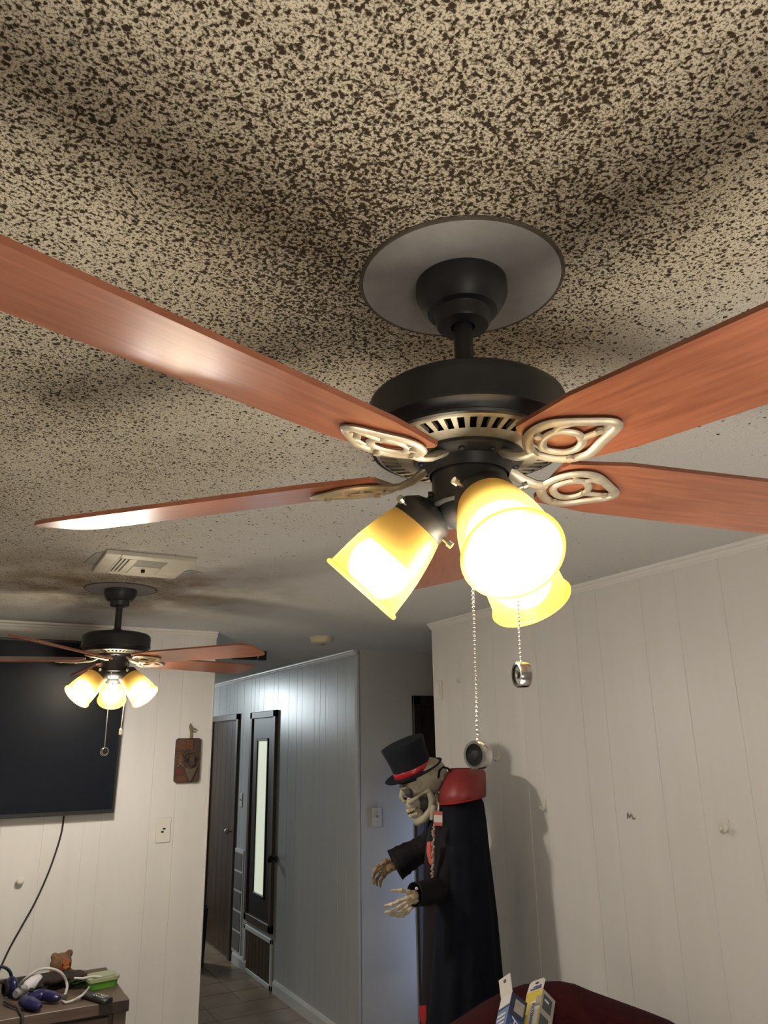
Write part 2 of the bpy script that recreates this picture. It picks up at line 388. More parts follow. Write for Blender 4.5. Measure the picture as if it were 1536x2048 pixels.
# hall floor tiles
ft = struct('floor_hall', MB().box((-.2, 4.24, -.012), (XH, 9.5, -.004)), 'grout')
TX = at(490, 2006, 2, 0).x; TY = at(475, 2007, 2, 0).y; TP = .275
tm = None
for i in range(-3, 2):
    for j in range(-6, 8):
        x0, y0 = TX+i*TP, TY+j*TP
        x1 = min(x0+TP, XH-.004)
        if x1-x0 < .02 or y0 < 4.25: continue
        MB().box((x0+.0025, y0+.0025, -.006), (x1-.0025, y0+TP-.0025, random.uniform(0, .0012)), c=.002).build('tile', 'tile', ft, False)

# ------------------------------------------------------------------ hall doors
def door_casing(mb, y0, y1, z0, z1, wd, x0, x1, bottom=False):
    mb.box((x0, y0, z0), (x1, y0+wd, z1), c=.004); mb.box((x0, y1-wd, z0), (x1, y1, z1), c=.004)
    mb.box((x0, y0, z1-wd), (x1, y1, z1), c=.004)
    if bottom: mb.box((x0, y0, z0), (x1, y1, z0+wd), c=.004)
    return mb
X0 = XH-.004
a = at(482, 1427, 0, XH); y0 = a.y; z1 = a.z
d1 = struct('door_1', MB().box((X0-.006, y0+.05, .012), (X0+.02, y0+.81, z1-.06), c=.002), 'darkwood')
door_casing(MB(), y0, y0+.86, 0, z1, .055, X0-.022, X0+.004).build('door_frame', 'casing', d1, False)
for k in range(5):
    yy = y0+.05+k*.152; MB().box((X0-.008, yy+.0008, .02), (X0-.004, yy+.1512, z1-.065), c=.0015).build('plank', 'darkwood', d1, False)
kb = MB(); kp = at(464, 1662, 0, X0); kb.sphere((X0-.05, max(kp.y, y0+.09), kp.z), .024, 14, 10); kb.tube([(X0-.007, max(kp.y, y0+.09), kp.z), (X0-.05, max(kp.y, y0+.09), kp.z)], .010); kb.build('knob', 'brass', d1)

zt = at(562, 1419, 0, XH).z; zb = at(547, 1868, 0, XH).z
y0, y1 = D2['y0'], at(507, 1424, 0, XH).y
g0 = at(542, 1481, 0, XH); g1 = at(511, 1784, 0, XH)
gy0, gy1, gz0, gz1 = at(535, 1640, 0, XH).y, at(515, 1640, 0, XH).y, at(522, 1788, 0, XH).z, at(531, 1482, 0, XH).z
mb = MB(); xa, xb = X0-.012, X0+.004
mb.box((xa, y0+.05, zb+.05), (xb, gy0, zt-.05)).box((xa, gy1, zb+.05), (xb, y1-.05, zt-.05))
mb.box((xa, gy0, zb+.05), (xb, gy1, gz0)).box((xa, gy0, gz1), (xb, gy1, zt-.05))
d2 = struct('door_2', mb, 'frame_dark')
door_casing(MB(), y0, y1, zb, zt, .055, X0-.026, X0+.004, True).build('door_frame', 'casing', d2, False)
door_casing(MB(), gy0-.022, gy1+.022, gz0-.022, gz1+.022, .022, X0-.02, X0, True).build('glass_frame', 'frame_dark', d2, False)
MB().box((X0-.008, gy0, gz0), (X0-.003, gy1, gz1)).build('glass_pane', 'pane', d2, False)
kp = at(541, 1718, 0, X0-.05); kb = MB(); kb.sphere((X0-.055, kp.y, kp.z), (.022, .028, .028), 14, 10); kb.tube([(X0-.012, kp.y, kp.z), (X0-.055, kp.y, kp.z)], .011); kb.lathe([(.030, 0), (.026, .006)], 18, M4.Translation((X0-.012, kp.y, kp.z)) @ M4.Rotation(-PI/2, 4, 'Y'), (True, True)); kb.build('knob', 'black', d2)
# boarded panel under the second door
z1 = at(494, 1856, 0, XH).z; ya, yb = at(543, 1900, 0, XH).y, at(494, 1900, 0, XH).y
kp = struct('trim_4', door_casing(MB(), ya-.04, yb+.05, .0, z1+.03, .035, X0-.014, X0+.002, True), 'white_trim')
nb = 7
for k in range(nb):
    q0 = ya+(yb-ya)*k/nb; q1 = ya+(yb-ya)*(k+1)/nb
    MB().box((X0-.008, q0+.003, .03), (X0+.002, q1-.003, z1), c=.0015).build('plank', 'kick', kp, False)
# column of grey tiles between the two doors
zt_ = at(478, 1702, 0, XH).z; ya, yb = at(486, 1800, 0, XH).y+.02, at(470, 1800, 0, XH).y
tp = struct('trim_5', MB().box((X0-.008, ya-.02, .085), (X0+.001, yb+.012, zt_+.02)), 'white_trim')
nt_ = 5
for k in range(nt_):
    q0 = .10+(zt_-.10)*k/nt_; q1 = .10+(zt_-.10)*(k+1)/nt_
    MB().box((X0-.012, ya, q0+.008), (X0-.004, yb, q1-.008), c=.002).build('tile', 'wall_tile', tp, False)
skirting('baseboard_hall_2', XH-.004, D2['y1']+.03, at(468, 1900, 0, XH).y)
# dark doorway at the end of the passage
xj = at(822, 1392, 1, YP).x; zj = at(845, 1392, 1, YP).z
d3 = struct('door_3', MB().box((xj+.06, YP-.014, .01), (xj+.80, YP-.004, zj-.06)), 'frame_dark')
mb = MB(); mb.box((xj, YP-.032, 0), (xj+.06, YP-.004, zj), c=.004); mb.box((xj+.80, YP-.032, 0), (xj+.86, YP-.004, zj), c=.004); mb.box((xj, YP-.032, zj-.06), (xj+.86, YP-.004, zj), c=.004)
mb.build('door_frame', 'frame_dark', d3, False)
kb = MB(); kb.sphere((xj+.14, YP-.07, .95), .024, 12, 8); kb.tube([(xj+.14, YP-.012, .95), (xj+.14, YP-.07, .95)], .01); kb.build('knob', 'brass', d3)

# ------------------------------------------------------------------ ceiling fans
BL = MB(); out = []                                            # one blade, radial along +X, joined under the motor
def half(u):
    if u < .2: return .046+.014*(u-.11)/.09
    return .060+.006*min(1, (u-.2)/.3)
us = [.112, .118, .14, .2, .3, .4, .5, .56, .60, .62, .635, .645, .650]
for u in us:
    h = half(u)
    if u > .60: h *= math.sqrt(max(.0, 1-((u-.60)/.0525)**2))*.45+.55 if u < .65 else .55
    if u < .118: h -= .008
    out.append((u, h))
poly = [(u, h) for u, h in out] + [(u, -h) for u, h in reversed(out)]
BL.prism(poly, -.003, .003)
BLADE = BL.mesh('blade', 'blade', True, 30)
IR = MB()
IR.tube([(.052, 0, .012), (.075, 0, -.002), (.092, 0, -.007), (.108, 0, -.007)], [.011, .009, .008, .009], 10, flat=.55, up=(0, 0, 1))
def oval(pts, n=6):                                            # smooth closed curve through points
    P_ = [V((*p, -.0075)) for p in pts]; L = len(P_); r = []
    for i in range(L):
        p0, p1, p2, p3 = P_[i-1], P_[i], P_[(i+1) % L], P_[(i+2) % L]
        for k in range(n):
            t = k/n; r.append(.5*((2*p1)+(p2-p0)*t+(2*p0-5*p1+4*p2-p3)*t*t+(3*p1-p0-3*p2+p3)*t**3))
    return r
IR.tube(oval([(.104, .0), (.120, .027), (.150, .037), (.180, .024), (.213, .004), (.190, -.018), (.155, -.037), (.121, -.029)]), .0065, 8, flat=.55, up=(0, 0, 1), closed=True)
IR.tube(oval([(.120, .0), (.132, .017), (.150, .020), (.165, .010), (.168, -.006), (.152, -.020), (.132, -.016)]), .0052, 8, flat=.6, up=(0, 0, 1), closed=True)
IR.tube([(.163, .006, -.0075), (.185, .006, -.0075), (.208, .003, -.0075)], [.005, .0045, .004], 8, flat=.6, up=(0, 0, 1))
IR.tube([(.150, -.020, -.0075), (.163, -.026, -.0075), (.180, -.022, -.0075)], [.0045, .0045, .004], 8, flat=.6, up=(0, 0, 1))
for q in ((.135, .028), (.135, -.029), (.195, .0)): IR.lathe([(.0045, -.012), (.0045, -.008), (.003, -.014)][:2], 8, M4.Translation((q[0], q[1], -.002)), (True, True))
IRON = IR.mesh('blade_iron', 'brass', True, 50)

def obj(name, me, parent, mtx=None):
    o = bpy.data.objects.new(name, me); COL.objects.link(o); o.parent = parent
    if mtx is not None: o.matrix_local = mtx
    return o
SH = MB(); SH.keep = True
sp = [(.0335, .000), (.0365, .006), (.0405, .020), (.0445, .038), (.0480, .058), (.0500, .078), (.0512, .096), (.0520, .106)]
SH.lathe(sp, 40)                                              # local +Z runs from collar to mouth; outside faces out
SHADE = SH.mesh('glass_shade', 'shade', True, 80)
lp = MB(); lp.tube([(.0525*cos(2*PI*k/40), .0525*sin(2*PI*k/40), .108) for k in range(40)], .0032, 8, closed=True)
LIP = lp.mesh('shade_lip', 'shade_lip', True, 80)
bb = MB(); bb.lathe([(.0001, .1110)] + [(.037*sin(PI*k/14), .074+.037*cos(PI*k/14)) for k in range(1, 10)] + [(.031, .054), (.001, .054)], 28)
BULB = bb.mesh('light_bulb', 'bulb', True, 60)
bs = MB(); bs.lathe([(.0305, .0535), (.022, .040), (.014, .030), (.013, .010)], 24, cap=(False, True))
BASE = bs.mesh('bulb_base', 'plastic', True, 60)
cp = MB(); cp.lathe([(.012, -.040), (.014, -.030), (.024, -.026), (.0345, -.016), (.0365, -.012), (.0365, .004), (.0335, .007), (.030, .004)], 32, cap=(True, True))
CUP = cp.mesh('lamp_cup', 'bronze')
ts = MB(); ts.tube([(.034, 0, -.004), (.046, 0, -.004)], .0022, 8); ts.tube([(.045, 0, -.004), (.051, 0, -.004)], .0046, 10)
SCREW = ts.mesh('thumbscrew', 'chain')

def ceiling_fan(label, loc, lean, angles, shades, chains, glow, group='bronze ceiling fans'):
    t = thing('ceiling_fan', label, 'ceiling fan', loc, 0, group)
    t.rotation_euler = lean
    MB().lathe([(.058, 0), (.062, -.002), (.0622, -.022), (.059, -.030), (.052, -.042), (.047, -.048), (.038, -.0495), (.0365, -.052), (.0362, -.066), (.034, -.069), (.016, -.070), (.014, -.055)], 48, cap=(True, False)).build('canopy', 'bronze', t)
    MB().lathe([(.0128, -.045), (.0128, -.176)], 24).lathe([(.0128, -.158), (.020, -.162), (.022, -.178)], 24).build('downrod', 'bronze', t)
    mb = MB().lathe([(.014, -.172), (.060, -.174), (.100, -.176), (.116, -.180), (.125, -.187), (.128, -.196), (.128, -.226), (.1292, -.229), (.1292, -.233), (.126, -.235), (.1215, -.239), (.1195, -.244), (.1235, -.2465), (.122, -.2495), (.1175, -.2505)], 72)
    mb.build('motor_housing', 'bronze', t)
    mb = MB(); mb.lathe([(.1185, -.249), (.1155, -.2515), (.1120, -.2525)], 72); mb.lathe([(.0905, -.256), (.080, -.2575), (.060, -.2585)], 72)
    for k in range(46):
        R_ = M4.Rotation(2*PI*k/46, 4, 'Z'); q = .0029
        mb.add([(.1125, -q-.0006, -.2523), (.1125, q+.0006, -.2523), (.0900, q-.0004, -.2560), (.0900, -q+.0004, -.2560),
                (.1125, -q-.0006, -.2470), (.1125, q+.0006, -.2470), (.0900, q-.0004, -.2500), (.0900, -q+.0004, -.2500)],
               [(0, 1, 2, 3), (7, 6, 5, 4), (0, 4, 5, 1), (1, 5, 6, 2), (2, 6, 7, 3), (3, 7, 4, 0)], R_)
    mb.build('vent_ring', 'brass', t, True, 30)
    MB().lathe([(.116, -.244), (.04, -.2485)], 48).build('motor_core', 'black', t)
    mb = MB().lathe([(.070, -.256), (.070, -.262), (.066, -.266), (.055, -.270), (.050, -.283)], 48)
    for k in range(10):
        mb.sphere((.060*cos(k*.628+.2), .060*sin(k*.628+.2), -.269), (.0045, .0045, .003), 8, 6)
    mb.build('flywheel', 'bronze', t)
    for an in angles:
        mx = M4.Rotation(rad(an), 4, 'Z') @ M4.Translation((0, 0, -.277)) @ M4.Rotation(rad(-12), 4, 'X')
        obj('blade', BLADE, t, mx); obj('blade_iron', IRON, t, mx)
    mb = MB().lathe([(.044, -.278), (.047, -.281), (.047, -.318), (.0485, -.320), (.0485, -.323), (.046, -.325), (.040, -.325)], 48)
    mb.lathe([(.040, -.323), (.0395, -.330), (.036, -.338), (.029, -.345), (.016, -.349), (.001, -.350)], 40)
    for an in (150, 330): mb.tube([(.046*cos(rad(an)), .046*sin(rad(an)), -.306), (.052*cos(rad(an)), .052*sin(rad(an)), -.306)], .004, 8)
    mb.build('switch_housing', 'bronze', t)
    for az, s0, z0, s1, z1 in shades:
        c, s = cos(rad(az)), sin(rad(az)); p0 = V((s0*c, s0*s, z0)); p1 = V((s1*c, s1*s, z1))
        ax = (p1-p0).normalized(); mx = M4.Translation(p0) @ ax.to_track_quat('Z', 'Y').to_matrix().to_4x4()
        cu = obj('lamp_cup', CUP, t, mx)
        for k in range(3): obj('thumbscrew', SCREW, cu, M4.Rotation(rad(30+120*k), 4, 'Z'))
        MB().tube([(.030*c, .030*s, -.330), p0-ax*.052, p0-ax*.034], [.014, .013, .014], 14).build('lamp_arm', 'bronze', t)
        sh = obj('glass_shade', SHADE, t, mx); obj('shade_lip', LIP, sh, M4())
        lb = obj('light_bulb', BULB, t, mx); obj('bulb_base', BASE, lb, M4())
    gl = bpy.data.lights.new('fan_fill_glow', 'POINT'); gl.energy = glow; gl.color = (1.0, .86, .62); gl.shadow_soft_size = .045
    go = bpy.data.objects.new('fan_fill_glow', gl); COL.objects.link(go); go.parent = t; go.location = (0, 0, -.415)   # added point light, standing in for light the three glasses throw up
    for (x, y, z0, z1, dx, dy, disc, face) in chains:
        n = int((z0-z1)/.0047); mb = MB(); z = z0
        for k in range(n+1):
            f = k/n; mb.sphere((x+dx*f, y+dy*f, z0-(z0-z1)*f), .00185, 6, 5)
        mb.tube([(x, y, z0), (x+dx, y+dy, z1)], .0005, 5)
        if disc == 'disc': mb.lathe([(.0028, -.006), (.0028, .006)], 8, M4.Translation((x+dx*.25, y+dy*.25, z0-(z0-z1)*.25)), (True, True))
        ch = mb.build('pull_chain', 'chain', t); e = V((x+dx, y+dy, z1))
        ro = M4.Translation(e-V((0, 0, .0150))) @ M4.Rotation(rad(face), 4, 'Z') @ M4.Rotation(PI/2, 4, 'Y')
        if disc == 'disc':
            wt_ = MB().lathe([(.0115, -.0065), (.0142, -.0068), (.0148, -.005), (.0148, .005), (.0142, .0068), (.0115, .0065)], 32, ro, (False, False)).build('chain_weight', 'chrome', ch)
            MB().lathe([(.0118, -.0052), (.001, -.0052)], 28, ro).lathe([(.0118, .0052), (.001, .0052)], 28, ro).lathe([(.0045, -.0052), (.0045, -.0062), (.003, -.0066)], 20, ro).lathe([(.0045, .0052), (.0045, .0062), (.003, .0066)], 20, ro, (False, True)).build('weight_face', 'dark_plastic', wt_)
        else:
            MB().lathe([(.002, .002), (.006, -.002), (.0065, -.010), (.0065, -.020), (.004, -.023)], 16, M4.Translation(e), (True, True)).build('chain_weight', 'brass', ch)
    return t
def chain_xy(az, r): return r*cos(rad(az)), r*sin(rad(az))
c1 = chain_xy(235, .052); c2 = chain_xy(-29, .051)
fan1 = ceiling_fan('bronze ceiling fan with two long bead chains hanging in front of the white right wall', FAN1, (rad(-.4), rad(.9), 0), (131, 198, 281, 350, 61),
    [(140, .065, -.340, .135, -.416), (252, .065, -.340, .132, -.412), (22, .065, -.342, .137, -.418)],
    [(c1[0], c1[1], -.325, -.600, .000, .006, 'disc', 195), (c2[0], c2[1], -.300, -.512, .001, .001, 'disc', 165)], 2.6)
c1 = chain_xy(250, .050); c2 = chain_xy(-10, .055)
fan2 = ceiling_fan('bronze ceiling fan hanging in front of the wall television, below the vent', FAN2, (0, 0, 0), (-52, 20, 92, 164, 236),
    [(200, .065, -.342, .137, -.418), (320, .065, -.342, .137, -.418), (80, .065, -.342, .137, -.418)],
    [(c1[0], c1[1], -.325, -.600, .0, .0, 'disc', -60), (c2[0], c2[1], -.31, -.535, -.012, 0, 'drop', 0)], 8.0)
for f in (FAN1, FAN2):
    o = MB().lathe([(.134, 0), (.134, -.0035), (.128, -.0045), (.03, -.0045)], 72, M4.Translation(f)).build('ceiling_patch', 'patch', ceiling)
    mb = MB(); mb.tube([(f.x+.136*cos(2*PI*k/72), f.y+.136*sin(2*PI*k/72)*1.0, f.z-.001) for k in range(72)], .0032, 6, closed=True)
    mb.build('patch_rim', 'patch_rim', o)

# ------------------------------------------------------------------ ceiling vent and smoke detector
q = [at(*p, 2, H) for p in ((207, 1097), (392, 1116), (352, 1150), (190, 1138))]
vx0, vx1 = (q[0].x+q[3].x)/2, (q[1].x+q[2].x)/2; vy0, vy1 = (q[0].y+q[1].y)/2, (q[2].y+q[3].y)/2
t = thing('ceiling_vent', 'yellowed metal air vent in the speckled ceiling beside the far fan', 'vent', ((vx0+vx1)/2, (vy0+vy1)/2, H))
hw, hd = (vx1-vx0)/2, (vy1-vy0)/2
mb = MB(); zz = -.014
sl0, sl1 = -hw*.66, -hw*.40; ga, gb = -hw*.24, hw*.42
mb.box((-hw, -hd, zz), (sl0, hd, 0), c=.002).box((sl0, -hd, zz), (hw, -hd*.66, 0), c=.002).box((sl0, hd*.70, zz), (hw, hd, 0), c=.002)
mb.box((sl1, -hd*.66, zz), (ga, hd*.70, 0), c=.002).box((gb, -hd*.66, zz), (hw, hd*.70, 0), c=.002)
mb.box((ga, hd*.0, zz), (gb, hd*.70, 0), c=.002)
mb.build('frame', 'vent', t)
MB().box((-hw*.9, -hd*.9, -.003), (hw*.9, hd*.9, -.001)).build('duct_opening', 'black', t)
MB().box((ga, -hd*.66, -.011), (gb, 0, -.006)).build('damper', 'vent_grey', t)
for k in range(4):
    u = sl0+(sl1-sl0)*(k+.0)/3
    MB().box((u-.004, -hd*.66, -.015), (u+.004, hd*.70, -.004), c=.001).build('slat', 'vent', t)
mb = MB(); mb.box((hw*.02, hd*.25, -.024), (hw*.10, hd*.32, -.013)); mb.build('lever', 'black', t)
MB().prism([(-hw-.025, -hd*.6), (-hw-.006, -hd*.7), (-hw-.006, hd*.6), (-hw-.04, hd*.5)], -.003, 0).build('bare_patch', 'patch', t)
MB().prism([(hw*.7, hd+.005), (hw+.03, hd*.2), (hw+.07, hd*.35), (hw*.95, hd+.05)], -.003, 0).build('bare_patch', 'patch', t)
p = at(643, 1274, 2, H)
t = thing('smoke_detector', 'small cream round smoke detector on the hall ceiling', 'smoke detector', p)
MB().lathe([(.070, 0), (.070, -.012), (.066, -.015), (.060, -.034), (.050, -.038), (.001, -.038)], 40).build('body', 'detector', t)
MB().lathe([(.02, -.0375), (.018, -.044), (.001, -.045)], 20).build('sensor_dome', 'grey_key', t)
p = at(497, 1311, 2, H-.03)
t = thing('door_closer', 'small black box with a pale clip under the hall ceiling past the far fan', 'closer', (p.x, p.y, H))
MB().box((-.11, -.03, -.06), (.055, .03, 0), c=.004).box((.065, -.025, -.06), (.12, .025, 0), c=.004).build('housing', 'dark_plastic', t)
MB().box((.055, -.02, -.045), (.065, .02, -.0), c=.001).build('clip', 'plastic', t)

# ------------------------------------------------------------------ television and its cord
pb = at(228, 1626, 1, YT-.075); ptop = at(100, 1279, 1, YT-.15)
hgt = math.hypot(ptop.z-pb.z, .075); tilt = math.atan2(.075, ptop.z-pb.z); WTV = 1.46
t = thing('television', 'large black flat screen television tilted on the back wall', 'television', (pb.x-WTV/2, pb.y, pb.z))
t.rotation_euler = (tilt, 0, 0)
mb = MB(); b_ = .011
mb.box((-WTV/2, 0, 0), (WTV/2, .035, hgt), c=.003)
mb.build('casing', 'bezel', t)
MB().box((-WTV/2+b_, -.0015, b_+.008), (WTV/2-b_, .001, hgt-b_)).build('screen', 'screen', t)
MB().box((-.30, .035, .2), (.30, .06, hgt-.2), c=.004).build('back_housing', 'bezel', t)
MB().box((-.04, .055, .3), (.04, .085, hgt*.55), c=.002).build('wall_bracket', 'bezel', t)
pts = [at(*q, 1, YT-.012) for q in ((129, 1618), (127, 1640), (123, 1665), (113, 1700), (95, 1750), (70, 1805), (45, 1850), (20, 1895), (0, 1938), (-20, 1985))]
tag(MB().tube(curve(pts), .0042, 8).build('power_cord', 'cord'), 'dark cord hanging from the television down the white wall', 'cord')

# ------------------------------------------------------------------ carved wall mask
a, c = at(346, 1566, 1, YT-.004), at(401, 1476, 1, YT-.004); mw, mh = c.x-a.x, c.z-a.z
t = thing('wall_mask', 'carved dark brown wooden mask plaque hanging near the wall edge', 'mask', (a.x, YT-.005, a.z))
def rr(u0, v0, u1, v1, r, n=5):
    P_ = []
    for cx_, cy_, a0 in ((u1-r, v1-r, 0), (u0+r, v1-r, 90), (u0+r, v0+r, 180), (u1-r, v0+r, 270)):
        P_ += [(cx_+r*cos(rad(a0+90*k/n)), cy_+r*sin(rad(a0+90*k/n))) for k in range(n+1)]
    return P_
MX = M4.Rotation(PI/2, 4, 'X')                                  # x,y in the plaque's plane; +z of the prism comes out of the wall
def mk(poly, d0, d1, name, m, sc=True):
    P_ = [(u*mw, v*mh) for u, v in poly] if sc else poly
    return MB().prism(P_, d0, d1, MX).build(name, m, t, False)
mk(rr(0, 0, mw, mh, mw*.12), 0, .020, 'board', 'wood_mask', False)
mk([(.03, .72), (.66, .74), (.66, .95), (.10, .96), (.04, .92)], .019, .026, 'brow_panel', 'mask_orange')
mk([(.03, .40), (.26, .40), (.28, .70), (.03, .70)], .019, .024, 'side_panel', 'mask_orange')
mk([(.05, .16), (.30, .18), (.28, .33), (.05, .34)], .019, .024, 'stained_corner', 'mask_red')
mk([(.04, .04), (.40, .04), (.36, .15), (.04, .15)], .019, .023, 'lower_panel', 'mask_orange')
mk([(.30, .58), (.45, .66), (.66, .67), (.92, .60), (.92, .66), (.66, .73), (.42, .72), (.28, .64)], .019, .036, 'brow', 'wood_mask')
mk([(.54, .60), (.70, .60), (.74, .42), (.62, .34), (.50, .42)], .019, .040, 'nose', 'wood_mask')
mk([(.36, .34), (.60, .30), (.86, .34), (.72, .14), (.62, .03), (.54, .05), (.46, .16)], .019, .033, 'beard', 'casing')
mk([(.36, .46), (.48, .44), (.50, .54), (.38, .57)], .019, .024, 'eye', 'black'); mk([(.76, .44), (.90, .46), (.90, .56), (.76, .54)], .019, .024, 'eye', 'black')
for u, v in ((.18, .58), (.19, .50), (.20, .43), (.10, .37), (.30, .39), (.66, .50)):
    MB().sphere((u*mw, -.024, v*mh), .0052, 8, 6).build('inlay', 'twine' if u < .5 else 'grey_key', t)
mb = MB()
mb.tube([(.58*mw, -.006, mh*.97), (.58*mw, -.008, mh*1.12), (.52*mw, -.008, mh*1.27), (.54*mw, -.006, mh*1.33), (.60*mw, -.006, mh*1.26), (.60*mw, -.010, mh*1.12), (.61*mw, -.012, mh*.97)], .0045, 8)
mb.tube([(.58*mw, -.01, mh*1.19), (.70*mw, -.012, mh*1.22), (.84*mw, -.008, mh*1.18)], [.005, .0055, .003], 8); mb.tube([(.58*mw, -.01, mh*1.17), (.70*mw, -.014, mh*1.14), (.76*mw, -.010, mh*1.15)], .004, 8)
mb.build('hanging_twine', 'twine', t)
mk([(.62, .0), (.90, .02), (.86, -.07), (.74, -.04)], .0, .004, 'paper_scrap', 'plastic')

# ------------------------------------------------------------------ plates, hooks and knobs on the walls
def plate(name, label, cat, p, facing, w_, h_, style):
    rz = {'-y': 0, '-x': -PI/2}[facing]                         # local -Y looks into the room
    t = thing(name, label, cat, p, rz)
    MB().box((-w_/2, -.007, -h_/2), (w_/2, 0, h_/2), c=.003).build('plate', 'plastic' if style != 'grey' else 'vent', t)
    if style == 'jack':
        for dx, dz in ((.004, .006), (-.004, -.008)): MB().box((dx-.007, -.0085, dz-.004), (dx+.007, -.006, dz+.004), c=.001).build('jack', 'black', t)
    elif style in ('switch', 'grey'):
        MB().box((-.005, -.017, -.004), (.005, -.006, .012), c=.0015).build('toggle', 'plastic' if style == 'switch' else 'grey_key', t)
        for dz in (-.03, .03): MB().lathe([(.003, 0), (.0025, .0012)], 10, M4.Translation((0, -.007, dz)) @ M4.Rotation(PI/2, 4, 'X'), (False, True)).build('screw', 'chain', t)
    else:
        MB().box((-w_*.3, -.011, -h_*.36), (w_*.3, -.006, h_*.36), c=.002).build('cover', 'plastic', t)
    return t
plate('wall_jack', 'white wall jack plate with two dark ports below the carved mask', 'plate', at(326, 1660, 1, YT-.004), '-y', .075, .118, 'jack')
plate('light_switch', 'grey light switch plate on the passage wall left of the skeleton', 'switch', at(753, 1634, 1, YP-.018), '-y', .070, .115, 'grey')
plate('thermostat', 'slim white thermostat box high on the end of the right wall', 'thermostat', at(878, 1381, 0, XR-.004), '-x', .062, .095, 'cover')
plate('light_switch', 'pale light switch plate between the two dark hall doors', 'switch', at(483, 1600, 0, XH-.004), '-x', .070, .115, 'switch')
def hook(px, py, label, s=1.):
    t = thing('adhesive_hook', label, 'hook', at(px, py, 0, XR-.004), -PI/2, 'adhesive hooks on the right wall')
    P_ = [(.011*s*cos(2*PI*k/20), .024*s*sin(2*PI*k/20)) for k in range(20)]
    MB().prism(P_, 0, .004, M4.Rotation(PI/2, 4, 'X')).build('base', 'plastic', t, True)
    MB().tube([(0, -.004, .004*s), (0, -.008, -.012*s), (0, -.018*s, -.020*s), (0, -.026*s, -.012*s), (0, -.027*s, -.004*s)], [.008*s, .009*s, .008*s, .007*s, .005*s], 10, flat=.5, up=(0, -1, .2)).build('prong', 'plastic', t)
hook(920, 1358, 'white adhesive hook high beside the thermostat on the right wall', .85)
hook(997, 1513, 'white adhesive hook just right of the dangling chain weight', .9)
hook(1090, 1610, 'white adhesive hook right of the cape shadow')
hook(1452, 1648, 'white adhesive hook low on the wall, farthest from the skeleton', 1.15)
p = at(1262, 1633, 0, XR-.005)
mb = MB(); mb.tube([(p.x, p.y+.018, p.z-.008), (p.x-.003, p.y+.012, p.z+.010), (p.x-.004, p.y+.004, p.z-.004), (p.x-.003, p.y-.004, p.z+.008), (p.x-.003, p.y-.012, p.z-.008), (p.x, p.y-.020, p.z-.004)], .0026, 8)
tag(mb.build('wire_hook', 'vent_grey'), 'tiny bent wire hook on the right wall between two adhesive hooks', 'hook')
p = at(40, 1760, 1, YT-.004)
t = thing('door_stop', 'small round white knob on the back wall beside the television cord', 'knob', p)
MB().lathe([(.010, 0), (.008, .012), (.016, .018), (.017, .026), (.011, .032), (.001, .033)], 20, M4.Rotation(PI/2, 4, 'X')).build('knob_body', 'plastic', t)
p = at(417, 1925, 2, 0)
t = thing('waste_bin', 'narrow black bin on the hall tiles behind the wall edge', 'bin', (p.x-.155, p.y, .001))
MB().lathe([(.001, .002), (.11, .0), (.125, .42), (.130, .425), (.130, .435), (.122, .435), (.108, .012), (.001, .010)], 32).build('body', 'dark_plastic', t)

# ------------------------------------------------------------------ low cabinet and the clutter on it
ZC = at(80, 1953, 1, YT-.01).z
fr = at(258, 1998, 2, ZC); bx = fr.x; by = fr.y
t = thing('cabinet', 'low grey brown laminate cabinet against the back wall under the television', 'cabinet', ((bx-1.5)+.75, (by+YT)/2, 0))
ox, oy = t.location.x, t.location.y
X1, X0_, Yf, Yb = bx-ox, bx-1.5-ox, by-oy, YT-.012-oy
MB().box((X0_, Yf, ZC-.042), (X1, Yb, ZC), c=.0025).build('top', 'cabinet', t, False)
MB().box((X1-.115, Yf-.002, ZC-.043), (X1+.002, Yf+.07, ZC-.0005), c=.002).build('corner_block', 'endgrain', t, False)
MB().box((X0_, Yb-.03, ZC), (X1-.25, Yb, ZC+.012), c=.002).build('back_lip', 'endgrain', t, False)
for x_, y_ in ((X1-.055, Yf+.01), (X0_, Yf+.01), (X1-.055, Yb-.06), (X0_, Yb-.06)):
    MB().box((x_, y_, 0), (x_+.05, y_+.05, ZC-.042), c=.003).build('leg', 'cabinet', t, False)
MB().box((X0_+.03, Yf+.03, .10), (X1-.03, Yb-.01, ZC-.042), c=.002).build('carcass', 'cabinet', t, False)
for k in range(2):
    xa = X0_+.06+(1.5-.12)*k/2
    d_ = MB().box((xa+.004, Yf+.014, .13), (xa+.68, Yf+.032, ZC-.055), c=.003).build('drawer', 'cabinet', t, False)
    MB().tube([(xa+.25, Yf+.0, .36), (xa+.45, Yf+.0, .36)], .006, 8).tube([(xa+.27, Yf, .36), (xa+.27, Yf+.016, .36)], .005, 8).tube([(xa+.43, Yf, .36), (xa+.43, Yf+.016, .36)], .005, 8).build('handle', 'black', d_)
PX = (at(130, 1990, 2, ZC)-EYE).length/F_PX                      # metres per pixel at the cabinet top

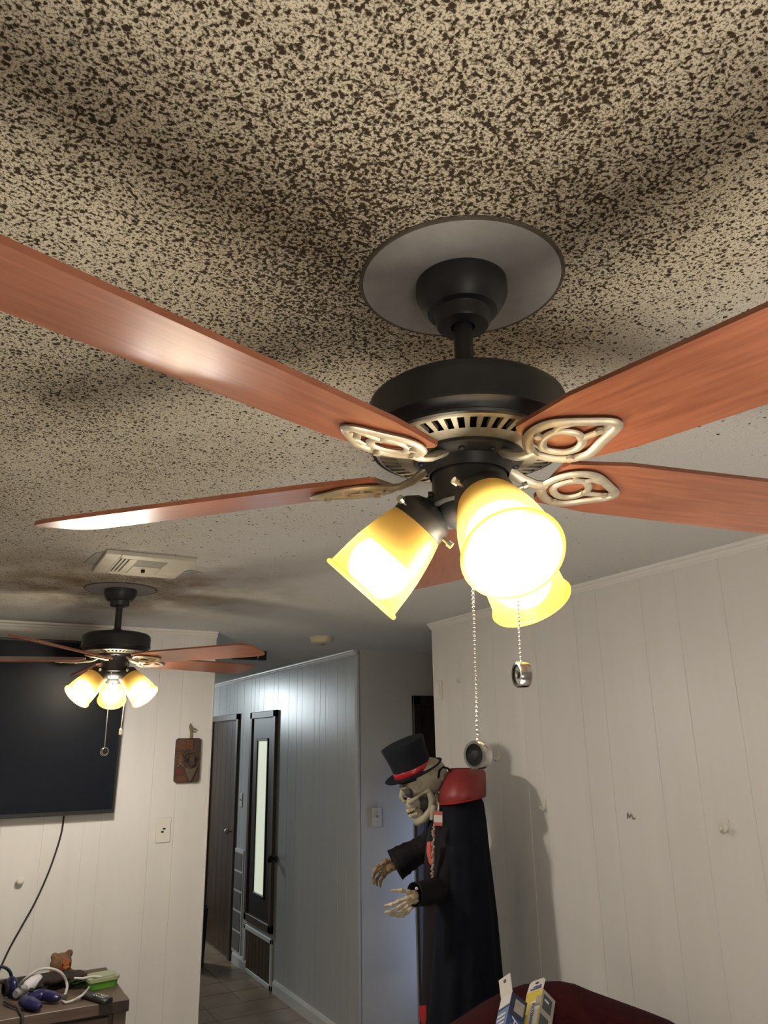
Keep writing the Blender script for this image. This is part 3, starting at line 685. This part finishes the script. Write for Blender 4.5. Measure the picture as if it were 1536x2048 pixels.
p = at(119, 1960, 2, ZC+.006)
t = thing('plush_toy', 'orange and brown plush toy with a furry brown head sitting on the cabinet', 'toy', p, rad(12))
s = PX*.80
mb = MB(); mb.sphere((-.0*s, 0, 12*s), (25*s, 18*s, 15*s), 18, 12).sphere((-20*s, -6*s, 9*s), (13*s, 12*s, 11*s), 14, 10).sphere((22*s, -4*s, 7*s), (14*s, 12*s, 9*s), 14, 10)
remesh(mb.build('body', 'brown_fur', t), .004)
MB().sphere((5*s, -10*s, 28*s), (13*s, 9*s, 13*s), 20, 14).sphere((6*s, -17*s, 24*s), (7*s, 5*s, 5*s), 14, 10).build('face', 'orange', t)
mb = MB(); mb.sphere((0, 1*s, 31*s), (22*s, 16*s, 20*s), 20, 14).sphere((-15*s, 0, 46*s), (8*s, 6*s, 8*s), 14, 10).sphere((15*s, 0, 47*s), (8*s, 6*s, 8*s), 14, 10)
remesh(mb.build('head', 'brown_fur', t), .004)
MB().sphere((-22*s, -13*s, 10*s), (9*s, 6*s, 8*s), 14, 10).build('patch', 'yellow', t)
for dx in (-4, 12): MB().sphere((dx*s, -20*s, 33*s), 1.8*s, 10, 8).build('eye', 'black', t)
MB().sphere((7*s, -23.5*s, 27*s), (2.2*s, 1.6*s, 1.6*s), 10, 8).build('nose', 'yellow', t)

p = at(206, 1980, 2, ZC)
t = thing('food_box', 'bright green plastic box with a pale lid near the cabinet corner', 'box', (p.x, p.y+.06, ZC), rad(8))
MB().loft([[(x*.92, y*.92, .001) for x, y in rr(-.062, -.05, .062, .05, .02)], [(x, y, .03) for x, y in rr(-.062, -.05, .062, .05, .02)]], True, caps=True).build('tub', 'green', t)
MB().prism(rr(-.066, -.054, .066, .054, .022), .030, .042).prism(rr(-.054, -.042, .054, .042, .018), .042, .047).build('lid', 'pale_green', t)

a, c = at(168, 1994, 2, ZC), at(216, 2008, 2, ZC); an = math.atan2(c.y-a.y, c.x-a.x)
t = thing('remote_control', 'black remote control with grey keys lying on the cabinet by the green box', 'remote', ((a.x+c.x)/2, (a.y+c.y)/2, ZC), an)
MB().box((-.085, -.023, .001), (.085, .023, .020), c=.006).build('body', 'dark_plastic', t)
for k in range(4):
    for j in range(3): MB().box((-.01+.02*k, -.014+.011*j, .0195), (.003+.02*k, -.007+.011*j, .0225), c=.001).build('key', 'grey_key' if (k > 1) else 'chrome', t)

def grip(mb, p0, p1, r0_, r1_):
    mb.tube([p0, p0.lerp(p1, .4), p0.lerp(p1, .8), p1], [r0_, r0_*1.05, r1_*1.2, r1_*.6], 14, flat=.8)
a, c = at(70, 2026, 2, ZC), at(107, 2010, 2, ZC); b0 = at(40, 2012, 2, ZC)
t = thing('game_controller', 'dark blue game controller with two grips at the cabinet front', 'controller', (b0.x, b0.y, ZC), 0)
o = t.location; mb = MB()
zc_ = V((0, 0, .026))
grip(mb, at(46, 2016, 2, ZC)-o+zc_, a+V((.015, -.012, 0))-o+zc_*.8, .026, .018); grip(mb, at(86, 2004, 2, ZC)-o+zc_, c+V((.02, -.004, 0))-o+zc_*.8, .024, .017)
grip(mb, at(46, 2014, 2, ZC)-o+zc_, at(88, 2002, 2, ZC)-o+zc_, .024, .024)
remesh(mb.build('shell', 'blue', t), .004)
MB().sphere((.035, -.005, .052), (.011, .011, .008), 12, 8).build('thumb_stick', 'black', t); MB().sphere((.075, .03, .052), (.011, .011, .008), 12, 8).build('thumb_stick', 'black', t)
a, c = at(48, 1998, 2, ZC), at(84, 1980, 2, ZC)
t = thing('game_remote', 'white rounded handheld game piece with a black band on the cabinet', 'controller', (a.x, a.y+.03, ZC+.03), 0)
o = t.location; dv = V((c.x-a.x, c.y-a.y, .012)).normalized()
MB().tube([V((0, 0, 0)), dv*.02, dv*.06, dv*.095, dv*.11], [.012, .024, .027, .021, .010], 18).build('shell', 'white_plastic', t)
MB().tube([dv*.094, dv*.101], [.0222, .0195], 18).build('band', 'black', t); MB().tube([-dv*.055, -dv*.03, dv*.002], [.014, .020, .016], 14).build('end_cap', 'grey_key', t)
p = at(4, 2004, 2, ZC)
t = thing('headphones', 'dark teal headphones lying at the left end of the cabinet top', 'headphones', (p.x-.03, p.y+.02, ZC), rad(20))
mb = MB(); mb.tube([(.072*cos(rad(k)), .02, .062+.060*sin(rad(k))) for k in range(-30, 215, 12)], .012, 10, flat=.5)
mb.build('headband', 'teal', t)
for sx in (-1, 1):
    MB().sphere((sx*.066, .0, .040), (.022, .042, .039), 16, 12).build('ear_cup', 'blue', t)
    MB().lathe([(.020, 0), (.030, .004), (.030, .012), (.018, .016)], 18, M4.Translation((sx*.050, 0, .04)) @ M4.Rotation(-sx*PI/2, 4, 'Y')).build('ear_pad', 'black', t)
p = at(92, 1984, 2, ZC)
mb = MB()
for k in range(26):
    mb.sphere((random.uniform(-.15, .15), random.uniform(-.045, .045), random.uniform(.022, .040)), (random.uniform(.03, .06), random.uniform(.025, .04), random.uniform(.014, .022)), 12, 8)
o = mb.build('costume_cloth', 'green_cloth', None, loc=(p.x-.02, p.y+.045, ZC+.002)); remesh(o, .006, 3)
tag(o, 'crumpled dark green and maroon cloth on the cabinet in front of the toy', 'cloth')
p = at(165, 1975, 2, ZC); mb = MB()
for k in range(70):
    an = random.uniform(-.5, .5); L = random.uniform(.05, .10); q = V((random.uniform(-.06, .03), random.uniform(-.03, .03), random.uniform(.006, .03)))
    mb.tube([q, q+V((L*.5*cos(an), L*.5*sin(an), .012)), q+V((L*cos(an), L*sin(an), random.uniform(-.004, .008)))], [.004, .005, .0012], 5, flat=.3)
tag(mb.build('tinsel', 'leaf_green', None, loc=(p.x-.01, p.y+.01, ZC+.002)), 'dull green leafy tinsel lying beside the green box', 'tinsel', kind='stuff')
wc = [((27, 1985), .01), ((48, 1960), .05), ((72, 1942), .075), ((92, 1937), .075), ((112, 1940), .08), ((126, 1950), .085), ((134, 1968), .06), ((132, 1984), .04), ((125, 1998), .008), ((131, 2005), .006), ((146, 2001), .006), ((165, 1990), .02), ((178, 1975), .05), ((184, 1958), .07), ]
pts = [at(px, py, 2, ZC+h_) if h_ < .045 else at(px, py, 1, by+.20) for (px, py), h_ in wc]
tag(MB().tube(curve(pts), .0052, 8).build('charging_cable', 'white_cord'), 'white cable looped loosely over the cabinet top', 'cable')
pts = [at(*q, 1, by+.15) for q in ((148, 1956), (165, 1957), (185, 1953), (203, 1954))]; pts = [V((p.x, p.y, max(p.z, ZC+.055))) for p in pts]
tag(MB().tube(pts, [.004, .0045, .005, .0055], 8).build('charging_cable', 'white_cord'), 'short white cable end resting across the green lidded box', 'cable')
pts = [at(8, 2010, 2, ZC)+V((0, 0, .012)), at(24, 2018, 2, ZC)+V((0, 0, .012)), at(36, 2022, 2, ZC)+V((0, 0, .010)), at(40, 2030, 2, ZC)+V((0, 0, .008))]
e = V((pts[-1].x+.006, by-.012, ZC+.004)); pts += [e, e+V((.002, -.004, -.05)), e+V((-.006, -.004, -.14)), e+V((-.004, -.003, -.3))]
tag(MB().tube(curve(pts), .0055, 8).build('power_cord', 'cord'), 'dark cord falling over the front edge of the cabinet', 'cord')

# ------------------------------------------------------------------ life-size skeleton in a top hat and cape
S = at(911, 1650, 0, 1.875); S.z = 0
ER = V((S.y, -S.x, 0)).normalized(); ED = V((S.x, S.y, 0)).normalized()
sk = thing('skeleton_prop', 'life-size skeleton in top hat and black cape with red collar by the right wall', 'skeleton', S, math.atan2(ER.y, ER.x))
def K(px, py, d=0.):
    """pixel -> skeleton-local point: x along the wall view, y away from the room, z up"""
    dr = FW*F_PX + RT*(px-CX) - UP*(py-CY); q0 = S+ED*d
    tt = (q0-EYE).dot(ED)/dr.dot(ED); q = EYE+dr*tt-S
    return V((q.dot(ER), q.dot(ED), q.z))
def ring(l, r, d0, dd, n=36, a0=0, a1=360, fold=0., nf=9, ph=0., z=None):
    P_ = []; c_ = (l+r)/2; hw_ = (r.x-l.x)/2
    for k in range(n):
        a_ = rad(a0+(a1-a0)*k/(n-1 if a1-a0 < 360 else n)); f_ = 1+fold*sin(nf*a_+ph)
        P_.append((c_.x-hw_*cos(a_)*f_, d0-dd*sin(a_)*f_, c_.z if z is None else z))
    return P_
# suit and trousers under the cape
rows = []
for py, l, r, dd in ((1628, 868, 925, .06), (1650, 858, 930, .10), (1690, 850, 940, .13), (1740, 846, 950, .14), (1800, 846, 950, .135), (1870, 846, 952, .12), (1960, 844, 955, .12), (2048, 842, 958, .12), (2200, 838, 962, .11), (2330, 836, 964, .10)):
    rows.append(ring(K(l, py), K(r, py), .02, dd, 28, fold=.02, nf=7, ph=py*.01))
rows[-1] = [(p[0], p[1], .03) for p in rows[-1]]
MB().loft(rows, True, caps=True).build('suit', 'jacket', sk)
# cape: open at the front, draped over back and shoulders
rows = []
prof = [(1572, 896, 946, .05), (1590, 886, 958, .10), (1606, 879, 967, .14), (1640, 875, 972, .165), (1700, 870, 978, .175), (1760, 866, 985, .18), (1830, 862, 993, .185), (1900, 858, 999, .19), (1960, 853, 1004, .19), (2048, 848, 1008, .19), (2180, 842, 1012, .19), (2320, 838, 1016, .19)]
for i, (py, l, r, dd) in enumerate(prof):
    f_ = .0 if i < 3 else min(.035, .006*(i-2))
    rows.append(ring(K(l, py), K(r, py), .02, dd, 72, 22, 342, f_, 11, .4))
rows[-1] = [(p[0], p[1], .05) for p in rows[-1]]
o = MB().loft(rows).build('cape', 'black_cloth', sk)
md = o.modifiers.new('t', 'SOLIDIFY'); md.thickness = .004; md.offset = 0
# red collar turned down over the cape
rows = []
for py0, py1, l, r, dd in ((1546, 1543, 908, 960, .055), (1540, 1540, 900, 965, .075), (1556, 1546, 888, 969, .125), (1582, 1570, 880, 970, .155), (1609, 1592, 878, 969, .172)):
    rw = []
    A_, B_ = K(l, py0), K(r, py1)
    for k in range(44):
        a_ = rad(14+332*k/43); u_ = (1-cos(a_))/2
        rw.append(((A_.x+B_.x)/2-(B_.x-A_.x)/2*cos(a_), .02-dd*sin(a_), A_.z+(B_.z-A_.z)*u_))
    rows.append(rw)
o = MB().loft(rows).build('collar', 'satin_dark', sk); md = o.modifiers.new('t', 'SOLIDIFY'); md.thickness = .006; md.offset = 1
pr = [(p[0], p[1]-.004, p[2]+.004) for p in rows[-1]]
MB().tube(pr[1:14], .006, 8, flat=.6).build('collar_edge', 'satin', sk)
# white lining, strap and neck
MB().tube([K(884, 1560, .0), K(896, 1553, -.02), K(912, 1547, -.03)], [.012, .014, .010], 10, flat=.6).build('neck_cloth', 'white_cloth', sk)
MB().tube([K(877, 1556, -.03), K(879, 1541, -.04), K(886, 1534, -.045), K(896, 1537, -.04), K(905, 1546, -.03)], .0045, 8).build('strap', 'black_cloth', sk)
mb = MB()
nk = [K(862, 1580, .03), K(872, 1592, .03), K(878, 1610, .03), K(884, 1635, .03)]
mb.tube(nk, .018, 10)
for k in range(9): q = nk[0].lerp(nk[-1], k/8); mb.sphere(q+V((-.006, 0, 0)), (.024, .024, .009), 12, 8)
mb.tube([K(868, 1612, -.06), K(866, 1625, -.07), K(864, 1640, -.07)], [.012, .014, .009], 10)
mb.build('neck', 'bone', sk)
# trim down the open front, red handkerchief, price tag
mb = MB()
for k in range(26):
    f_ = k/25; q = K(868-3*f_, 1648+110*f_, -.115+.03*sin(PI*f_)*0); mb.sphere(q+V((random.uniform(-.003, .003), -.03, 0)), random.uniform(.0045, .007), 8, 6)
mb.build('lace_trim', 'lace', sk)
mb = MB(); q0 = K(862, 1703, -.135)
mb.loft([[q0+V((-.014, 0, .035)), q0+V((-.002, -.006, .038)), q0+V((.010, 0, .03))], [q0+V((-.018, -.004, .0)), q0+V((-.002, -.012, .0)), q0+V((.014, -.004, -.004))], [q0+V((-.010, 0, -.04)), q0+V((.0, -.006, -.05)), q0+V((.012, 0, -.045))]]).build('handkerchief', 'tag_red', sk)
c_ = K(876, 1637, -.19); R_ = M4.Translation(c_) @ M4.Rotation(rad(3), 4, 'Y')
tg = MB().box((-.017, -.002, -.026), (.017, .002, .026), R_).build('price_tag', 'card_white', sk, False)
mb = MB(); mb.box((-.0172, -.0026, .013), (.0172, .0026, .0262), R_).box((-.0172, -.0026, -.0262), (.0172, .0026, -.014), R_); mb.build('tag_print', 'tag_red', tg, False)
MB().tube([K(877, 1606, -.175), K(877, 1618, -.185), c_+V((0, 0, .026))], .003, 6).build('tag_loop', 'white_cloth', tg)
q0 = K(846, 2030, -.10); MB().loft([[q0+V((-.012, 0, .03)), q0+V((.012, -.004, .034))], [q0+V((-.016, -.008, 0)), q0+V((.014, -.010, 0))], [q0+V((-.006, 0, -.03)), q0+V((.008, 0, -.034))]]).build('ribbon_end', 'satin', sk)

# skull: one fused surface, modelled facing +X (forward), +Z up, +Y its left
mb = MB()
mb.sphere((-.020, 0, .030), (.098, .076, .078), 28, 18).sphere((.035, 0, .015), (.055, .062, .055), 24, 16)       # cranium, brow
mb.sphere((.060, 0, -.048), (.036, .036, .034), 20, 14)                                                          # upper jaw
for sy in (-1, 1):
    mb.tube([(.078, sy*.012, .020), (.088, sy*.035, .026), (.066, sy*.058, .022)], [.010, .011, .010], 10)         # brow ridge
    mb.tube([(.076, sy*.030, -.036), (.066, sy*.054, -.033), (.034, sy*.068, -.026), (-.012, sy*.070, -.018)], [.012, .010, .0065, .006], 10)   # cheekbone
    mb.tube([(-.012, sy*.060, -.012), (-.014, sy*.058, -.060), (.004, sy*.054, -.094), (.045, sy*.036, -.116), (.074, sy*.010, -.122)], [.011, .017, .017, .015, .015], 12)    # jaw
    mb.tube([(.090, sy*.004, .012), (.100, sy*.009, -.014), (.094, sy*.016, -.032)], [.009, .008, .007], 10)       # nose rim
mb.tube([(.084, 0, .018), (.104, 0, -.004), (.112, 0, -.012)], [.010, .007, .004], 10)                            # nasal bone
mb.sphere((.070, 0, -.118), (.022, .022, .020), 16, 12)                                                          # chin
mb.sphere((.060, 0, -.094), (.026, .032, .018), 16, 12)
HC = K(846, 1572, .03)
HM = M4.Translation(HC) @ M4.Rotation(rad(180+6), 4, 'Z') @ M4.Rotation(rad(20), 4, 'Y') @ M4.Scale(1.02, 4)
o = mb.build('skull', 'bone', sk); remesh(o, .0035, 3)
for v in o.data.vertices:                                       # press in the eye sockets, nose hole and temples
    for c_, r_, dp in (((.074, .040, .001), .026, .034), ((.074, -.040, .001), .026, .034), ((.100, 0, -.026), .011, .020), ((.020, .072, -.030), .022, .012), ((.020, -.072, -.030), .022, .012), ((.030, .066, .018), .03, .006), ((.030, -.066, .018), .03, .006)):
        d_ = (v.co-V(c_)).length
        if d_ < r_: v.co -= V((c_[0]*.9, c_[1]*.75, 0)).normalized()*dp*(1-(d_/r_)**2)
o.matrix_local = HM; sku = o
for sy in (-1, 1): MB().sphere((.064, sy*.041, .001), (.021, .022, .021), 14, 10).build('eye_socket', 'socket', sku)
MB().sphere((.012, 0, -.055), (.040, .034, .046), 16, 12).sphere((-.005, 0, -.03), (.04, .05, .03), 16, 12).build('jaw_shade', 'socket', sku)  # dark filler put in for the shade inside the hollow jaw
MB().sphere((.090, 0, -.025), (.010, .009, .012), 10, 8).build('nose_hole', 'socket', sku)
tt = MB(); ml = MB()
for k in range(14):
    a_ = rad(-78+156*k/13); cx_, cy_ = .059+.0385*cos(a_), .0375*sin(a_)
    tt.sphere((cx_, cy_, -.068), (.0046, .0046, .0085), 8, 6); tt.sphere((cx_-.002, cy_*.97, -.0875), (.0044, .0044, .008), 8, 6)
tt.build('teeth', 'bone_warm', sku)
ml.tube([(.059+.0405*cos(rad(-100+200*k/16)), .0395*sin(rad(-100+200*k/16)), -.0775+.012*(abs(k-8)/8)**2) for k in range(17)], .0022, 6); ml.build('mouth_line', 'mouth', sku)

# top hat
b_ = K(829, 1547, .03); HT = M4.Translation(b_) @ M4.Rotation(rad(-21), 4, 'Y') @ M4.Rotation(rad(12), 4, 'X')
ht = MB()
ht.lathe([(.080, -.012), (.082, .0), (.094, .0035), (.094+.02, .004), (.128, .008), (.132, .012), (.128, .013), (.112, .010), (.0895, .010), (.0845, .016), (.086, .06), (.092, .105), (.0975, .135), (.0965, .139), (.092, .1395), (.001, .1365)], 56)
hat = ht.build('top_hat', 'hat', sk); hat.matrix_local = HT @ M4.Diagonal((1, .92, 1, 1))
MB().lathe([(.0868, .013), (.0878, .016), (.0880, .034), (.0868, .036)], 56).build('hat_band', 'satin', hat)

# sleeves, cuffs and bone hands
def sleeve(P_, R_, name='sleeve'):
    mb = MB(); pts = []; rs = []
    for i in range(len(P_)-1):
        for k in range(4): f_ = k/4; pts.append(P_[i].lerp(P_[i+1], f_)); rs.append((R_[i]*(1-f_)+R_[i+1]*f_)*(1+.04*sin(i*4+k*2.1)))
    pts.append(P_[-1]); rs.append(R_[-1])
    mb.tube(pts, rs, 18, cap=False); o = mb.build(name, 'jacket', sk); md = o.modifiers.new('t', 'SOLIDIFY'); md.thickness = .004; md.offset = -1; return o
near = sleeve([K(905, 1650, -.07), K(898, 1720, -.09), K(886, 1775, -.105), K(858, 1785, -.16), K(829, 1789, -.215)], [.05, .05, .05, .046, .044])
MB().lathe([(.006, 0), (.005, .003), (.001, .004)], 12, M4.Translation(K(833, 1777, -.258)) @ M4.Rotation(PI/2, 4, 'X')).build('cuff_button', 'white_plastic', near)
far = sleeve([K(880, 1660, .15), K(860, 1690, .20), K(838, 1702, .20), K(812, 1716, .19), K(790, 1730, .18)], [.060, .056, .054, .060, .068])
def hand(m_, wrist, fingers, palm_r, name='hand'):
    mb = MB()
    for P_, r_ in fingers:
        L = len(P_); pts = []; rs = []
        for i in range(L-1):
            for k in range(4):
                f_ = k/4; pts.append(P_[i].lerp(P_[i+1], f_)); kn = 1.32 if k == 0 and i > 0 else (1.0 if k != 2 else .80)
                rs.append(r_*(1-.28*(i+f_)/(L-1))*kn)
        pts.append(P_[-1]); rs.append(r_*.42)
        mb.tube(pts, rs, 9); mb.sphere(P_[-1], r_*.42, 8, 6)
    for q, r_ in palm_r: mb.sphere(q, r_, 12, 8)
    o = mb.build(name, m_, sk); remesh(o, .0022, 2); return o
D = -.215
W_ = K(833, 1790, D)
def fg(*ps): return [W_.lerp(K(*ps[0]), .15)] + [K(*p) for p in ps]
nf = [([K(831, 1785, D), K(817, 1784, D-.03), K(803, 1781, D-.055), K(783, 1781, D-.065)], .0088),
      ([K(832, 1788, D), K(815, 1796, D-.012), K(797, 1803, D-.02), K(784, 1809, D-.022), K(769, 1812, D-.02)], .0086),
      ([K(833, 1792, D), K(817, 1801, D+.005), K(800, 1814, D-.002), K(787, 1822, D-.005), K(770, 1825, D-.003)], .0090),
      ([K(834, 1796, D), K(821, 1807, D+.02), K(807, 1821, D+.014), K(795, 1829, D+.006), K(780, 1831, D+.002)], .0084),
      ([K(835, 1800, D), K(826, 1812, D+.035), K(815, 1825, D+.03), K(806, 1832, D+.02), K(795, 1834, D+.014)], .0076)]
hand('bone_warm', W_, nf, [(K(828, 1791, D), (.020, .016, .018)), (K(822, 1797, D+.006), (.012, .014, .012))])
D = .17
ff = [([K(790, 1722, D), K(780, 1722, D-.02), K(770, 1724, D-.05), K(762, 1730, D-.065)], .0092),
      ([K(790, 1724, D), K(772, 1722, D-.01), K(757, 1731, D-.014), K(749, 1742, D-.01), K(747, 1753, D-.0)], .0090),
      ([K(790, 1728, D), K(772, 1728, D+.01), K(754, 1741, D+.012), K(745, 1754, D+.012), K(748, 1768, D+.012)], .0094),
      ([K(790, 1733, D), K(774, 1736, D+.025), K(761, 1748, D+.03), K(753, 1760, D+.03), K(754, 1771, D+.026)], .0090),
      ([K(790, 1737, D), K(777, 1743, D+.04), K(768, 1753, D+.045), K(761, 1763, D+.045), K(761, 1774, D+.04)], .0082)]
hand('bone_backlit', None, ff, [(K(778, 1731, D+.012), (.026, .022, .030)), (K(770, 1739, D+.018), (.018, .018, .026)), (K(786, 1728, D+.0), (.018, .016, .02))])

# ------------------------------------------------------------------ maroon armchair and the two boxes on it
DIST = 2.72
def far_pt(px, py, dist):
    d = FW*F_PX + RT*(px-CX) - UP*(py-CY); return EYE + d*(dist/math.hypot(d.x, d.y))
pk = far_pt(1120, 1967, DIST)
nrm = V((pk.x, pk.y, 0)).normalized(); eu = V((nrm.y, -nrm.x, 0))
ch = thing('armchair', 'maroon upholstered armchair with a rounded back against the right wall', 'armchair', (pk.x, pk.y, 0), math.atan2(eu.y, eu.x))
def U(px, py):                                                   # pixel -> chair-local (along back, height)
    d = FW*F_PX + RT*(px-CX) - UP*(py-CY); tt = (pk-EYE).dot(nrm)/d.dot(nrm); q = EYE+d*tt-pk
    return q.dot(eu), EYE.z+d.z*tt
top = [U(*p) for p in ((860, 2075), (905, 2048), (960, 2012), (1000, 1990), (1045, 1974), (1085, 1968), (1120, 1967), (1150, 1973), (1185, 1988), (1240, 2008), (1300, 2030), (1345, 2048), (1400, 2082))]
top = [(u, z) for u, z in top]
ul, ur = top[0][0]-.02, top[-1][0]+.02
out = [(ul, .12), (ul-.005, .5), (ul, top[0][1]-.06)] + top + [(ur+.005, top[-1][1]-.07), (ur+.005, .5), (ur, .12)]
ctr = V((sum(u for u, _ in out)/len(out), 0, .62))
rows = []
for k in range(9):
    a_ = -PI/2+PI*k/8; dsp = .11*sin(a_); ins = 1-.11*(1-cos(a_))
    rows.append([(ctr.x+(u-ctr.x)*ins, dsp, ctr.z+(z-ctr.z)*(1-(1-ins)*1.15)) for u, z in out])
mb = MB().loft(rows, True, caps=True)
# keep the seen outline at full size: the middle row of the loft lies in the plane of the back
o = mb.build('backrest', 'maroon', ch, True, 50)
sw_ = (ur-ul)
MB().box((ul+.10, -.92, .24), (ur-.10, -.06, .58), c=.03).build('seat', 'maroon', ch, True)
for sx in (ul-.02, ur-.13): MB().box((sx, -.60, .08), (sx+.15, .02, .66), c=.04).build('armrest', 'maroon', ch, True)
MB().box((ul+.05, -.88, .06), (ur-.05, .0, .26), c=.01).build('base', 'maroon', ch, True)
for x_ in (ul+.05, ur-.09):
    for y_ in (-.86, -.04): MB().box((x_, y_, 0), (x_+.04, y_+.04, .07), c=.004).build('foot', 'endgrain', ch, False)

def carton(name, label, px_top, d, wid, dep, lean, yaw_, ht_, draw):
    """tall hang-tab carton standing on the chair seat and leaning on its back; origin at the top of its front left edge"""
    tp_ = far_pt(*px_top, d); t_ = thing(name, label, 'box', tp_); t_.rotation_mode = 'QUATERNION'
    R_ = V((nrm.y, -nrm.x, 0)); X_ = (R_*cos(yaw_)+nrm*sin(yaw_)).normalized()
    Z_ = (V((0, 0, .60)) + R_*lean[0] + nrm*lean[1]).normalized()
    X_ = (X_-Z_*X_.dot(Z_)).normalized(); Y_ = Z_.cross(X_)
    t_.rotation_quaternion = M4((X_, Y_, Z_)).transposed().to_quaternion()
    draw(t_, wid, dep, ht_); return t_
FACE = M4.Rotation(PI/2, 4, 'X')
def blue_box(t_, w_, d_, h_):
    # local: origin on the vertical edge that faces the camera; +X face = right print face, -X side face to the left
    MB().box((0, 0, -h_), (w_, d_, 0), c=.0008).build('carton', 'card_blue', t_, False)
    lf = -.0006
    MB().box((lf, .002, -.034), (.0002, d_-.002, -.001)).build('white_end_band', 'card_white', t_, False)
    MB().box((lf-.0004, .004, -.040), (.0002, d_-.002, -.035)).build('band_line', 'ink', t_, False)
    for k in range(3): MB().box((lf-.0003, .012, -.062-.013*k), (.0002, d_-.006, -.056-.013*k)).build('print_stripe', 'ink_white', t_, False)
    MB().box((0, -.0006, -.062), (w_, .0002, 0)).build('navy_panel', 'card_navy', t_, False)
    MB().box((w_*.28, -.0012, -.048), (w_*.88, 0, -.012)).build('label_panel', 'card_grey', t_, False)
    mx = M4.Translation((w_*.26, -.0014, -.064)) @ M4.Rotation(PI/2, 4, 'X') @ M4.Rotation(-PI/2, 4, 'Z')
    text('AIR CON', .040, 'ink_white', t_, 'lettering', mx)
    q = M4.Translation((0, 0, 0)); mb = MB()
    # tab: white card with a hang hole, rising from the side face and bent back
    Hh = .050; P_ = [(.0, 0), (d_, 0), (d_, Hh), (0, Hh)]
    hole = [(d_*.5+.008*cos(2*PI*k/16), Hh*.76+.005*sin(2*PI*k/16)) for k in range(16)]
    bm = bmesh.new(); vo = [bm.verts.new((0, a, c)) for a, c in P_]; vi = [bm.verts.new((0, a, c)) for a, c in hole]
    eo = [bm.edges.new((vo[i], vo[(i+1) % 4])) for i in range(4)]; ei = [bm.edges.new((vi[i], vi[(i+1) % 16])) for i in range(16)]
    bmesh.ops.triangle_fill(bm, edges=eo+ei, use_beauty=True); bm.verts.index_update()
    mb.add([v.co.copy() for v in bm.verts], [[v.index for v in f.verts] for f in bm.faces]); bm.free()
    o = mb.build('hang_tab', 'card_white', t_, False); md = o.modifiers.new('t', 'SOLIDIFY'); md.thickness = .0012
    o.matrix_local = M4.Translation((0, 0, -.001)) @ M4.Rotation(rad(-24), 4, 'Y')
def yellow_box(t_, w_, d_, h_):
    MB().box((0, 0, -h_), (w_, d_, 0), c=.0008).build('carton', 'card_grey', t_, False)
    lf = -.0006                                                  # left face: yellow; front face: grey print
    MB().box((lf, 0, -h_), (.0002, d_, 0)).build('yellow_side', 'card_yellow', t_, False)
    MB().box((lf-.0005, .004, -h_*.8), (.0, d_*.62, -.034)).build('pale_stripe', 'card_white', t_, False)
    MB().box((lf-.0007, d_*.05, -.052), (.0, d_*.30, -.020)).build('brand_block', 'card_grey', t_, False)
    mx = M4.Translation((lf-.0012, d_*.26, -.038)) @ M4(((0, 0, -1, 0), (1, 0, 0, 0), (0, -1, 0, 0), (0, 0, 0, 1))) 
    mx = M4.Translation((lf-.0012, d_*.50, -.040)) @ M4.Rotation(-PI/2, 4, 'Z') @ M4.Rotation(PI/2, 4, 'X') @ M4.Rotation(-PI/2, 4, 'Z')
    text('EXTENSION', .016, 'ink', t_, 'lettering', mx)
    MB().box((.008, -.0006, -.055), (w_-.012, .0002, -.012)).build('print_panel', 'card_dark', t_, False)
    MB().box((.004, -.0006, -h_*.8), (w_-.016, .0002, -.072)).build('picture_panel', 'card_dark', t_, False)
    MB().box((.012, -.0012, -.030), (w_*.55, .0002, -.024)).build('print_stripe', 'ink_white', t_, False)
    Hh = .040; mb = MB(); P_ = [(.0, 0), (d_, 0), (d_, Hh*.8), (d_*.85, Hh), (d_*.15, Hh), (0, Hh*.8)]
    hole = [(d_*.5+.008*cos(2*PI*k/16), Hh*.70+.0045*sin(2*PI*k/16)) for k in range(16)]
    bm = bmesh.new(); vo = [bm.verts.new((0, a, c)) for a, c in P_]; vi = [bm.verts.new((0, a, c)) for a, c in hole]
    eo = [bm.edges.new((vo[i], vo[(i+1) % 6])) for i in range(6)]; ei = [bm.edges.new((vi[i], vi[(i+1) % 16])) for i in range(16)]
    bmesh.ops.triangle_fill(bm, edges=eo+ei, use_beauty=True); bm.verts.index_update()
    mb.add([v.co.copy() for v in bm.verts], [[v.index for v in f.verts] for f in bm.faces]); bm.free()
    o = mb.build('hang_tab', 'card_white', t_, False); md = o.modifiers.new('t', 'SOLIDIFY'); md.thickness = .0012
    o.matrix_local = M4.Rotation(rad(6), 4, 'Y')
    for z_, L_ in ((.004, .78), (.011, .62)): MB().box((-.0022, d_*.12, z_), (-.0010, d_*L_, z_+.004)).build('tab_print', 'ink_blue', o, False)
carton('boxed_kit', 'blue and white hang-tab carton leaning on the maroon armchair', (1025, 1983), DIST-.26, .052, .056, (.205, .78), rad(48), .720, blue_box)
carton('boxed_kit', 'yellow and grey hang-tab carton leaning on the maroon armchair', (1086, 1976), DIST-.20, .054, .062, (.195, .78), rad(57), .710, yellow_box)
